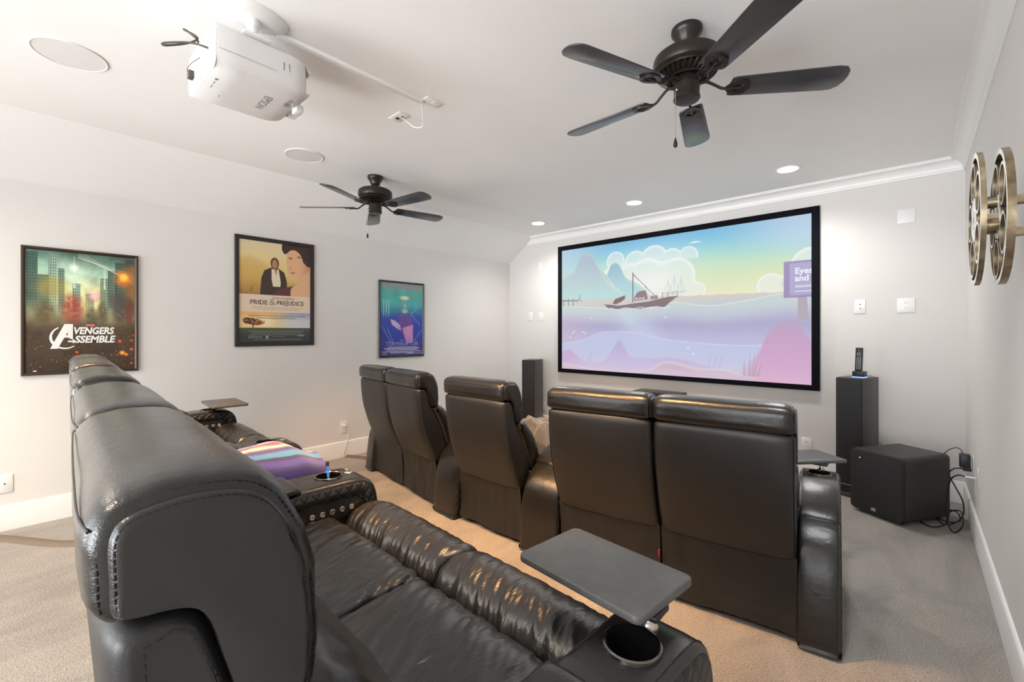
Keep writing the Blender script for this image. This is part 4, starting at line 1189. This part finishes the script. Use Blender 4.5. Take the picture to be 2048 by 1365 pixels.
def cloud(im, parts, base, a=.9, col=(240, 246, 246)):
    d = np.minimum.reduce([np.hypot((s - cxx) / r, (t - cyy) / (r * 1.78)) for cxx, cyy, r in parts])
    m = (1 - sm(d, .97, 1.01)) * (t < base + .02)
    im = over(im, m * a * .62, col)
    return over(im, m * sm(d, .70, 1.) * .75, (253, 254, 251))
im = cloud(im, [(.286, .145, .044), (.461, .165, .060), (.535, .175, .044), (.600, .165, .038), (.38, .17, .05)], .165)
im = cloud(im, [(.28, .30, .07), (.36, .33, .09), (.46, .35, .10), (.553, .30, .075), (.52, .34, .09), (.43, .27, .07), (.630, .41, .036), (.30, .36, .09), (.59, .40, .05)], .44)
im = over(im, blob(s, t, .44, .34, .14, .10, 1.) * .7, (252, 252, 250))
im = cloud(im, [(.883, .41, .045), (.92, .42, .04), (.985, .35, .06), (1.0, .30, .06)], .44)
im = over(im, poly(s, t, [(.600, .083), (.615, .073), (.632, .070), (.640, .076), (.655, .082)]), (244, 248, 248))
def mount(im, pts, c0, c1, rim):
    m = below(s, t, curve(pts), .004) * ((s > pts[0][0]) & (s < pts[-1][0]) & (t < .46))
    k = sm(t, .05, .42)[..., None]
    im = over(im, m, (np.array(c0) * (1 - k) + np.array(c1) * k) / 255)
    d = t - np.interp(s, [p[0] for p in curve(pts)], [p[1] for p in curve(pts)])
    return over(im, m * (1 - sm(d, 0, .035)) * sm(s, pts[0][0], pts[-1][0]) * .6, rim)
im = mount(im, [(.235, .30), (.255, .20), (.268, .165), (.289, .158), (.309, .19), (.337, .278), (.395, .334), (.446, .42)], (136, 176, 206), (176, 220, 224), (226, 240, 210))
im = mount(im, [(.155, .25), (.19, .215), (.215, .205), (.25, .26), (.28, .33), (.31, .41)], (150, 190, 206), (186, 226, 222), (226, 240, 210))
im = mount(im, [(-.01, .26), (.035, .22), (.073, .185), (.09, .12), (.11, .066), (.147, .045), (.170, .075), (.190, .145), (.211, .197), (.235, .27), (.261, .317), (.30, .36), (.33, .43)], (170, 188, 208), (186, 220, 218), (232, 240, 206))
im = over(im, blob(s, t, .18, .40, .22, .06, 1.) * .5, (180, 230, 226))
im = over(im, blob(s, t, .97, .40, .06, .045, .5) * (t < .44), (170, 214, 206))
wv = HZ + .006 * np.abs(np.sin(s * 44)) + .028 * s
water = vgrad(t, [(.40, (226, 212, 190)), (.46, (214, 204, 198)), (.50, (196, 208, 214)), (.56, (184, 184, 214)), (.64, (170, 166, 206)), (.74, (188, 186, 222)), (.9, (206, 196, 226)), (1, (222, 200, 216))])
im = over(im, sm(t - wv, -.003, .003), water)
im = over(im, (1 - sm(s, .02, .28)) * sm(t - wv, 0, .02) * (1 - sm(t, .5, .62)) * .7, (200, 222, 208))
w1 = np.interp(s, *zip(*curve([(-.02, .475), (.06, .478), (.14, .490), (.247, .505), (.32, .508), (.446, .497), (.52, .485), (.564, .483), (.63, .506), (.69, .514), (.75, .506), (.818, .488), (.915, .460), (1.02, .455)])))
im = over(im, sm(t - w1, -.002, .003) * (1 - sm(t - w1, .02, .16)) * .75, (200, 216, 216))
im = over(im, (1 - sm(np.abs(t - w1), .001, .005)) * .8, (236, 242, 226))
im = over(im, (1 - sm(s, .0, .22)) * sm(t, .5, .6) * .55, (206, 178, 206))
im = over(im, blob(s, t, .40, .68, .10, .22, 1., -.45) * .65, (198, 216, 238)); im = over(im, blob(s, t, .34, .56, .04, .10, 1., -.3) * .5, (206, 226, 240))
hill = curve([(-.02, .79), (.06, .775), (.136, .745), (.19, .705), (.247, .689), (.382, .695), (.47, .73), (.564, .755), (.723, .775), (.863, .774), (1.02, .765)])
hy = np.interp(s, *zip(*hill))
im = over(im, sm(t - hy, -.002, .003) * .72, vgrad(t, [(.68, (200, 200, 236)), (.8, (190, 206, 240)), (.9, (200, 206, 238)), (1, (214, 206, 232))]))
im = over(im, (1 - sm(np.abs(t - hy), .001, .006)) * .55, (228, 226, 244))
d1 = np.interp(s, *zip(*curve([(-.02, .87), (.03, .84), (.057, .845), (.09, .89), (.136, .93), (.19, .935), (.233, .91), (.27, .83), (.303, .756), (.33, .81), (.357, .878), (.42, .885), (.506, .873), (.56, .875), (.619, .895), (.723, .938), (.80, .95), (1.02, .98)])))
im = over(im, sm(t - d1, -.008, .012) * .72, vgrad(t, [(.75, (176, 160, 206)), (.85, (196, 172, 214)), (.95, (206, 190, 226)), (1, (222, 196, 212))]))
im = over(im, sm(t - d1, -.01, .02) * (1 - sm(s, 0, .16)) * .5, (210, 160, 206))
d2 = np.interp(s, *zip(*curve([(-.02, .95), (.06, .965), (.174, .99), (.30, .995), (.40, .985), (.446, .966), (.49, .915), (.524, .905), (.57, .915), (.619, .937), (.67, .942), (.723, .938), (.77, .955), (.818, .973), (1.02, .99)])))
im = over(im, sm(t - d2, -.003, .004), (216, 192, 212)); im = over(im, (1 - sm(np.abs(t - d2), .001, .010)) * .6, (236, 218, 220))
im = over(im, sm(t - d2, 0, .04) * (1 - sm(t - d2, .02, .07)) * blob(s, t, .55, .93, .12, .06, 1.) * .6, (186, 168, 188))
rk = np.interp(s, *zip(*curve([(.74, 1.0), (.795, .922), (.83, .86), (.854, .78), (.872, .70), (.89, .651), (.91, .625), (.932, .614), (.955, .625), (.972, .653), (.99, .71), (1.02, .78)])))
im = over(im, sm(t - rk, -.02, .03) * sm(s, .77, .86) * .85, vgrad(t, [(.6, (184, 160, 196)), (.75, (206, 150, 194)), (.9, (218, 160, 202)), (1, (226, 176, 210))]))
for a in (.80, .815, .825, .832, .842): im = over(im, poly(s, t, [(a - .006, .97), (a + .004, .97), (a + .002 + (a - .81) * .4, .80 + abs(a - .82) * 3)]) * .55, (186, 150, 160))
for a in (.155, .16, .68, .70, .72): im = over(im, (np.abs(s - a - .004 * np.sin(t * 60)) < .0012) * ((t > .84) & (t < .93)) * .35, (140, 140, 180))
rs = np.random.RandomState(2)
for a, b in ((.071, .685), (.049, .735), (.062, .70), (.13, .70), (.12, .69), (.16, .58), (.51, .585), (.60, .80), (.62, .84)): im = over(im, blob(s, t, a, b, .006, .007, .8), (240, 244, 250))
# generic boat
bc = (118, 92, 98)
im = over(im, poly(s, t, [(.229, .472), (.262, .478), (.30, .488), (.36, .478), (.44, .466), (.52, .440), (.560, .436), (.535, .470), (.505, .512), (.45, .505), (.40, .518), (.35, .508), (.30, .515), (.25, .505)]), bc)
im = over(im, poly(s, t, [(.27, .47), (.285, .435), (.333, .410), (.330, .44), (.31, .462), (.29, .475)]), (110, 84, 84))
im = over(im, poly(s, t, [(.375, .43), (.385, .40), (.396, .388), (.424, .382), (.430, .41), (.435, .45), (.375, .458)]), (134, 104, 106))
for a in (.385, .400, .415): im = over(im, ((np.abs(s - a) < .005) & (t > .432) & (t < .450)).astype(float), (206, 198, 200))
im = over(im, ((np.abs(s - .368) < .0022) & (t > .245) & (t < .47)).astype(float), (104, 84, 88))
for (a, b, c, d) in ((.37, .255, .46, .42), (.37, .265, .43, .36), (.495, .415, .56, .405), (.497, .43, .558, .422), (.42, .36, .47, .43)):
    L = math.hypot(c - a, (d - b)); u = ((s - a) * (c - a) + (t - b) * (d - b)) / L ** 2
    im = over(im, ((np.abs((s - a) * (d - b) - (t - b) * (c - a)) / L < .0018) & (u > 0) & (u < 1)).astype(float) * .7, (150, 130, 136))
for a in (.497, .52, .54, .558): im = over(im, ((np.abs(s - a) < .0012) & (t > .405) & (t < .45)).astype(float) * .8, (130, 110, 116))
for a in (.45, .458, .466, .474): im = over(im, ((np.abs(s - a) < .003) & (t > .425) & (t < .452)).astype(float), (120, 96, 100))
im = over(im, (1 - sm(np.abs(t - (.512 + .006 * np.sin(s * 90))), .001, .004)) * ((s > .24) & (s < .53)) * .9, (240, 244, 246))
# pale sailing ship far away
for cxx, y0, y1, wd in ((.52, .33, .40, .014), (.545, .30, .40, .018), (.572, .31, .405, .014)):
    im = over(im, (np.abs(np.abs(s - cxx) - wd * sm(t, y0, y1)) < .0016) * ((t > y0) & (t < y1)) * .5, (190, 196, 206))
    im = over(im, (np.abs(s - cxx) < .0012) * ((t > y0 - .02) & (t < y1 + .01)) * .5, (186, 192, 204))
im = over(im, poly(s, t, [(.50, .405), (.597, .400), (.585, .418), (.51, .420)]) * .45, (190, 196, 206))
# jetty
im = over(im, ((t > .421 + s * .05) & (t < .431 + s * .05) & (s < .088)).astype(float), (140, 120, 140))
for a in (.01, .038, .064): im = over(im, ((np.abs(s - a) < .0022) & (t > .41) & (t < .475)).astype(float), (140, 120, 140))
for (a, b, c, d) in ((.10, .41, .085, .45), (.10, .41, .115, .45), (.092, .43, .108, .43), (.10, .38, .10, .41)):
    L = math.hypot(c - a, d - b); u = ((s - a) * (c - a) + (t - b) * (d - b)) / L ** 2
    im = over(im, ((np.abs((s - a) * (d - b) - (t - b) * (c - a)) / L < .0022) & (u > 0) & (u < 1)).astype(float) * .8, (150, 140, 160))
# signboard
im = over(im, poly(s, t, [(.961, .48), (.987, .48), (.992, .62), (.962, .62)]), (176, 164, 176))
im = over(im, ((s > .921) & (t > .27) & (t < .486)).astype(float), (150, 132, 180)); im = over(im, ((s > .938) & (t > .283) & (t < .472)).astype(float), (170, 164, 208))
im = over(im, ((s > .954) & (np.abs(t - .420) < .007) & (np.sin(s * 900 + t * 900) > -.3)).astype(float), (234, 232, 244)); im = over(im, ((s > .954) & (np.abs(t - .450) < .003)).astype(float), (234, 232, 244))
wide = np.clip(np.minimum.reduce([s, 1 - s, t * .6, (1 - t) * .6]) / .004, 0, 1)
im = im * .86 + np.array([214, 212, 222]) / 255 * .14
pic = picture('projected_image', iw, ih, im, M['screen_img'], root, .030); pic.location = (ic[0], ic[1], 0)
ink = plain('projected_white', (.05, .05, .05), .9, emit=rgb(240, 238, 248), estr=.60)
def spos(a, b): return (ic[0] - iw / 2 + a * iw, ic[1] + ih / 2 - b * ih)
for body, b in (('Eyes', .331), ('and', .374)):
    x, y = spos(.953, b); o = put('sign_lettering', text_mesh(body, .080, ink, depth=.0006, align='LEFT', bold=.002), root, (x, y, .0312))

# ------------------------------------------------------------------ speakers
def tower(label, FL, FR, dl, ht, group):
    f = Vector((FR[0] - FL[0], FR[1] - FL[1], 0)); wd = f.length; ang = math.atan2(f.y, f.x)
    t = thing('tower_speaker', label, 'speaker', (FL[0], FL[1], 0), ang, group)
    bm = newbox(0, wd, .018, dl, .035, ht, .002, 2); obj('cabinet', bm, M['spk_wood'], t)
    bm = newbox(.003, wd - .003, -.004, .018, .07, ht - .004, .003, 2); obj('grille', bm, M['spk_cloth'], t)
    bm = newbox(-.008, wd + .008, -.012, dl + .008, 0, .035, .004, 2); obj('plinth', bm, M['spk_wood'], t)
    bm = newbox(.03, wd - .03, -.006, -.003, .098, .102); obj('badge', bm, M['badge'], t)
    return t
tower('tall black tower speaker right of the screen with a remote control on top', (-.489, 4.566), (-.311, 4.510), .30, .975, 'black tower speakers beside the screen')
tower('black tower speaker left of the screen in the far corner', (-3.955, 4.545), (-3.775, 4.590), .29, .975, 'black tower speakers beside the screen')
t = thing('center_speaker', 'low black centre speaker below the screen, behind the front row', 'speaker', (-2.14, 4.80, .50))
bm = newbox(-.265, .265, -.09, .15, 0, .180, .003, 2); obj('cabinet', bm, M['spk_wood'], t)
bm = newbox(-.262, .262, -.10, -.088, .003, .177, .003, 2); obj('grille', bm, M['spk_cloth'], t)
t = thing('speaker_stand', 'black stand under the low centre speaker', 'stand', (-2.14, 4.80, 0))
bm = newbox(-.22, .22, -.10, .13, 0, .025, .004); obj('foot', bm, M['black'], t)
bm = newbox(-.10, .10, -.03, .05, .02, .48, .004); obj('column', bm, M['black'], t)
bm = newbox(-.22, .22, -.09, .13, .478, .50, .004); obj('top_plate', bm, M['black'], t)

sf = Vector((.306, -.191, 0)); sang = math.atan2(sf.y, sf.x)
t = thing('subwoofer', 'large black subwoofer with rounded edges on the carpet by the right wall', 'subwoofer', (-.360, 4.262, 0), sang)
bm = bmesh.new()
pts = []
w_, h_, r_ = .361, .455, .035
for sx, sz, a0 in ((1, 1, 0), (-1, 1, 90), (-1, -1, 180), (1, -1, 270)):
    for i in range(9):
        a = math.radians(a0 + 11.25 * i); pts.append((w_ / 2 + sx * (w_ / 2 - r_) + r_ * math.cos(a), .018 + h_ / 2 + sz * (h_ / 2 - r_) + r_ * math.sin(a)))
prism(bm, pts, .018, .46, 'y', bev=.006); obj('cabinet', bm, M['sub_black'], t, ang=30)
bm = bmesh.new(); prism(bm, [((x - w_ / 2) * .99 + w_ / 2, (z - .245) * .99 + .245) for x, z in pts], -.012, .018, 'y', bev=.006); obj('grille', bm, M['spk_cloth'], t, ang=30)
bm = newbox(.155, .185, -.0145, -.0115, .045, .067); obj('badge', bm, M['badge'], t)
bm = bmesh.new(); lathe(bm, [(.003, -.0125), (.003, -.0145)], 12, 'y', (.075, 0, .412)); obj('status_light', bm, M['red_glow'], t)
for x in (.05, .31):
    for y in (.06, .41):
        bm = bmesh.new(); lathe(bm, [(.016, 0), (.018, .02)], 14, c=(x, y, 0)); obj('foot', bm, M['black'], t)
# wiring at the right wall
t = thing('power_adapter', 'black power adapter plugged into the right wall above the baseboard', 'adapter', (XR - .007, 4.33, .47))
bm = newbox(-.062, -.008, -.032, .032, -.045, .045, .006); obj('adapter_body', bm, M['black'], t)
bm = bmesh.new(); tube(bm, [(-.045, .0, .044), (-.052, .01, .066), (-.075, .06, .070), (-.110, .14, .030), (-.16, .22, -.05), (-.24, .25, -.10)], .0026); obj('adapter_cord', bm, M['cable'], t)
t = thing('power_cable', 'black mains cable looping from the right wall down behind the subwoofer', 'cable', (XR - .007, 4.33, .42))
bm = newbox(-.045, -.004, -.012, .012, -.020, .006, .005); obj('plug', bm, M['cable'], t)
bm = bmesh.new(); tube(bm, [(-.044, 0, -.008), (-.085, -.01, -.012), (-.112, .0, -.06), (-.08, -.02, -.14), (-.045, -.04, -.23), (-.05, -.06, -.32), (-.10, -.06, -.385), (-.15, -.02, -.405), (-.17, .06, -.39), (-.13, .09, -.34), (-.07, .05, -.33), (-.06, -.01, -.37), (-.12, .02, -.40), (-.19, .12, -.41)], .0042); obj('cable', bm, M['cable'], t)
t = thing('signal_cable', 'black cable curling from the jack plate to the floor by the subwoofer', 'cable', (XR - .007, 4.00, .435))
bm = bmesh.new(); lathe(bm, [(.005, -.002), (.005, -.045), (.0035, -.055)], 14, 'x'); obj('jack_plug', bm, M['white_plastic'], t)
bm = bmesh.new(); tube(bm, [(-.052, 0, 0), (-.085, .03, -.004), (-.115, .10, -.06), (-.125, .17, -.17), (-.13, .20, -.30), (-.12, .22, -.40), (-.09, .18, -.425), (-.055, .16, -.36), (-.06, .22, -.29), (-.11, .27, -.32), (-.13, .25, -.40), (-.20, .20, -.426), (-.26, .26, -.427)], .0046); obj('cable', bm, M['cable'], t)
t = thing('speaker_wire', 'thin black wire hanging from the rear of the right tower speaker', 'cable', (-.205, 4.83, .42))
bm = bmesh.new(); tube(bm, [(-.03, -.005, .0), (.0, .0, -.01), (.03, .02, -.06), (.055, .03, -.16), (.06, .04, -.30), (.03, .05, -.415)], .0024); obj('wire', bm, M['cable'], t)

# remote control standing in its dock on the right tower
t = thing('remote_dock', 'small black charging dock with a blue light on the right tower speaker', 'dock', (-.338, 4.640, .975), math.radians(-14))
bm = newbox(-.040, .040, -.030, .045, .008, .052, .004); obj('dock_body', bm, M['black'], t)
bm = newbox(-.041, .041, -.031, .046, .001, .008, .001); obj('light_strip', bm, M['blue_glow'], t)
bm = bmesh.new(); tube(bm, [(.035, .045, .012), (.055, .06, .018), (.075, .06, .006), (.085, .07, .004)], .0016); obj('dock_cord', bm, M['cable'], t)
t = thing('remote_control', 'tall black remote control standing upright in its dock', 'remote control', (-.338, 4.640, 1.027), math.radians(-14))
R4 = Matrix.Rotation(math.radians(-6), 4, 'X')
bm = newbox(-.027, .022, -.018, .004, 0, .195, .005); bm.transform(R4); obj('remote_body', bm, M['black'], t)
bm = bmesh.new()
lathe(bm, [(.0115, -.0185), (.0115, -.0195), (.009, -.0195), (.009, -.0185)], 28, 'y', (-.0025, 0, .142), cap0=False, cap1=False)
bm.transform(R4); obj('dial_ring', bm, M['badge'], t)
bm = bmesh.new()
for j in range(9):
    for i in range(3): box(bm, -.016 + i * .0115, -.0105 + i * .0115, -.0192, -.0178, .020 + j * .0115, .0235 + j * .0115)
lathe(bm, [(.003, -.018), (.003, -.0192)], 12, 'y', (-.0025, 0, .172))
bm.transform(R4); obj('buttons', bm, M['badge'], t)

# ------------------------------------------------------------------ blankets and small things on the seats
STR = [((132, 142, 190), 2), ((96, 104, 160), 1), ((196, 196, 210), .7), ((84, 84, 150), 1), ((150, 50, 76), .8), ((120, 110, 160), .6), ((158, 48, 70), .8), ((60, 50, 110), .7), ((206, 96, 58), .8), ((46, 40, 96), .8),
       ((226, 218, 196), 2.2), ((120, 96, 140), .7), ((52, 42, 120), 1.4), ((74, 62, 156), 1), ((60, 140, 196), 2.4), ((34, 30, 100), 1.2), ((66, 56, 148), 2.2), ((44, 38, 110), 1.5), ((58, 50, 130), 2), ((30, 44, 84), 2)]
def striped(u):
    v = (u - .70) / .30; tot = sum(w for _, w in STR)
    if v < 0: return ((40, 40, 110), (60, 52, 140), (34, 60, 96), (150, 60, 86))[int(u * 40) % 4]
    acc = 0
    for c, w in STR:
        acc += w / tot
        if v <= acc: return c
    return STR[-1][0]
t = thing('striped_blanket', 'folded blue purple and white striped blanket on the middle rear seat', 'blanket', (r3[0] - .03, r3[1] + .46, RISE + .496), PI / 2 - PHI)
def coil():
    P = []                                            # folded sheet seen from the side: three long layers, rounded folds
    lay = [(-.20, .13, .014), (.15, .13, .019)]
    P += [(-.21, .012), (-.05, .010), (.10, .012), (.155, .022), (.172, .045), (.155, .064), (.09, .058), (-.03, .052), (-.13, .054), (-.165, .068), (-.13, .082), (-.03, .080), (.08, .084), (.175, .082), (.196, .105), (.18, .130), (.10, .142), (-.02, .150), (-.13, .142), (-.20, .115), (-.222, .075), (-.225, .03)]
    return smooth_path([(a, b, 0) for a, b in P], 7)
P = smooth_path(coil(), 3); th = .0085; bm = bmesh.new(); cl = bm.verts.layers.float_color.new('print')
nx = 70; A = []; acc = [0]
for a, b in zip(P, P[1:]): acc.append(acc[-1] + (b - a).length)
for i in range(nx + 1):
    x = -.215 + .43 * i / nx; row = []
    for side in (1, -1):
        for k_ in (range(len(P)) if side > 0 else range(len(P) - 1, -1, -1)):
            d = P[min(k_ + 1, len(P) - 1)] - P[max(k_ - 1, 0)]; n = Vector((-d.y, d.x, 0)).normalized()
            y, z = P[k_].x + n.x * th * side, P[k_].y + n.y * th * side
            wob = noise.noise(Vector((x * 5, y * 7, z * 9 + 3))) * .018 + noise.noise(Vector((x * 16, y * 16, z * 16))) * .004
            v = bm.verts.new((x + wob * .8 * (1 if i in (0, nx) else .2), y + wob * .7 + .03 * (x / .215) ** 2 * -1, max(.001, z + wob * min(1, z * 12) - .045 * sm(abs(x) / .215, .5, 1.) * z / .15)))
            u = acc[k_] / acc[-1] + .006 * noise.noise(Vector((x * 6, acc[k_] * 4, 0)))
            c = np.array(striped(u)) / 255. * .86; c = np.where(c <= .04045, c / 12.92, ((c + .055) / 1.055) ** 2.4)
            v[cl] = (c[0], c[1], c[2], 1); row.append(v)
    A.append(row)
N = len(A[0])
for a, b in zip(A, A[1:]):
    for k_ in range(N): bm.faces.new((a[k_], a[(k_ + 1) % N], b[(k_ + 1) % N], b[k_]))
h = N // 2
for row in (A[0], A[-1]):
    for k_ in range(h - 1): bm.faces.new((row[k_], row[k_ + 1], row[N - 2 - k_], row[N - 1 - k_]))
ob = obj('blanket_fabric', bm, M['stripes'], t, ang=60)

t = thing('grey_throw', 'crumpled grey fleece throw heaped on the middle front row seat', 'blanket', (-2.075, 2.60, .494))
bm = bmesh.new(); nx, ny = 60, 60; g = []
for j in range(ny + 1):
    row = []
    for i in range(nx + 1):
        u, v = i / nx * 2 - 1, j / ny * 2 - 1
        e = max(0, 1 - max(abs(u), abs(v)) ** 3)
        z = e * (.19 + .06 * noise.noise(Vector((u * 2, v * 2, 4))) + .035 * abs(noise.noise(Vector((u * 3 + 3, v * 2, 9)))) + .006 * noise.noise(Vector((u * 11, v * 9, 1)))) - .05 * v * e
        row.append(bm.verts.new((u * .20 + .02 * noise.noise(Vector((u * 3, v * 3, 7))), v * .20 + .02 * noise.noise(Vector((v * 3, u * 3, 2))), max(.007, z + .008))))
    g.append(row)
for j in range(ny):
    for i in range(nx): bm.faces.new((g[j][i], g[j][i + 1], g[j + 1][i + 1], g[j + 1][i]))
bmesh.ops.recalc_face_normals(bm, faces=bm.faces[:]); bmesh.ops.solidify(bm, geom=bm.faces[:], thickness=.006)
obj('throw_fabric', bm, M['fleece'], t, ang=80)

ax = rp(2 * PR + .1025); fy = (math.sin(PHI), math.cos(PHI))
cup3 = (ax[0] + fy[0] * .59, ax[1] + fy[1] * .59)
t = thing('stylus', 'thin dark stick with a bright blue tag leaning in a cup holder', 'stylus', (cup3[0], cup3[1], RISE + .512))
bm = bmesh.new(); tube(bm, [(.022, -.012, 0), (-.012, .004, .08), (-.036, .014, .135)], .0022, 8, 0); obj('stick', bm, M['black'], t)
bm = bmesh.new(); prism(bm, [(-.012, .088), (.004, .078), (-.004, .104), (-.018, .126), (-.034, .130), (-.028, .106)], -.001, .001, 'y')
for v in bm.verts: v.co.y += .004 + (v.co.z - .1) * .2
obj('tag', bm, M['blue_tag'], t)['label'] = 'bright blue tag'
bm = bmesh.new(); box(bm, -.045, -.033, .008, .018, .124, .146, .002); obj('cap', bm, plain('brown_cap', (.06, .035, .02), .4), t)
bm = bmesh.new()
sx_, sy_ = ax[0] + fy[0] * .672, ax[1] + fy[1] * .672
c = thing('usb_cable', 'short dark cable lying beside the shiny socket on a rear row arm', 'cable', (sx_, sy_, RISE + .6085))
bm = bmesh.new(); tube(bm, [(-.055, -.05, .004), (-.04, -.02, .006), (-.022, -.004, .005)], .0035, 8); obj('cable', bm, M['cable'], c)
bm = bmesh.new(); box(bm, -.024, -.004, -.010, .004, .0, .011, .002); obj('plug', bm, M['chrome'], c)

# ------------------------------------------------------------------ light
def spot(x, y, power, col, size=150, blend=.9, r=.07, z=ZC - .03, tilt=None):  # used for the visible recessed lights and for added unseen fill spots
    L = bpy.data.lights.new('room_or_fill_spot', 'SPOT'); L.energy = power; L.color = col; L.spot_size = math.radians(size); L.spot_blend = blend; L.shadow_soft_size = r
    o = bpy.data.objects.new('room_or_fill_spot', L); COL.objects.link(o); o.location = (x, y, z)
    if tilt: o.rotation_euler = tilt
    return o
for lab, x, y in LIGHTS: spot(x, y, 46, (1, .97, .93))
for x, y in ((-.9, -1.2), (-2.4, -1.2), (-3.6, -1.0)): spot(x, y, 70, (1, .86, .70))  # unseen spots behind the camera, added as general fill
AMB = (1, .54, .22)
spot(-.30, 1.75, 48, (.97, .98, 1), 84, .6)  # unseen cool spot, added to brighten the carpet on the right
spot(-3.3, -.9, 120, (1, .70, .42), 100, .7)  # unseen warm spot, added for the floor at the left rear
spot(-1.22, 1.40, 165, AMB, 66, .5, tilt=(math.radians(10), 0, math.radians(10)))  # amber spots from here on: unseen, added to warm the aisle carpet
spot(-1.75, .85, 200, AMB, 66, .5, tilt=(math.radians(24), 0, math.radians(16)))
spot(-2.85, -.05, 255, AMB, 70, .5, tilt=(math.radians(38), 0, 0))
for x in (-.3, -3.7): spot(x, -3.6, 420, (.95, .97, 1), 62, 1., r=.9, z=.9, tilt=(math.radians(104), 0, math.radians(14 if x > -1 else -14)))  # added soft uplights behind the camera, aimed up to lift the ceiling
w = bpy.data.worlds.new('open_end_fill'); scene.world = w; w.use_nodes = True  # soft fill entering where the back wall is left out
bg = w.node_tree.nodes['Background']; bg.inputs['Color'].default_value = (.93, .97, 1, 1); bg.inputs['Strength'].default_value = 3.6

# ------------------------------------------------------------------ camera
cam = bpy.data.cameras.new('camera'); co = bpy.data.objects.new('camera', cam); COL.objects.link(co)
co.location = (0, 0, 1.35); co.rotation_euler = (PI / 2, 0, math.radians(42.304))
cam.sensor_width = 36; cam.lens = 36 * 884.57 / 2048; cam.shift_y = -17.5 / 2048; cam.clip_start = .02
scene.camera = co
vs = scene.view_settings
vs.view_transform = 'Standard'; vs.look = 'None'; vs.exposure = .60; vs.gamma = 1; vs.use_curve_mapping = False
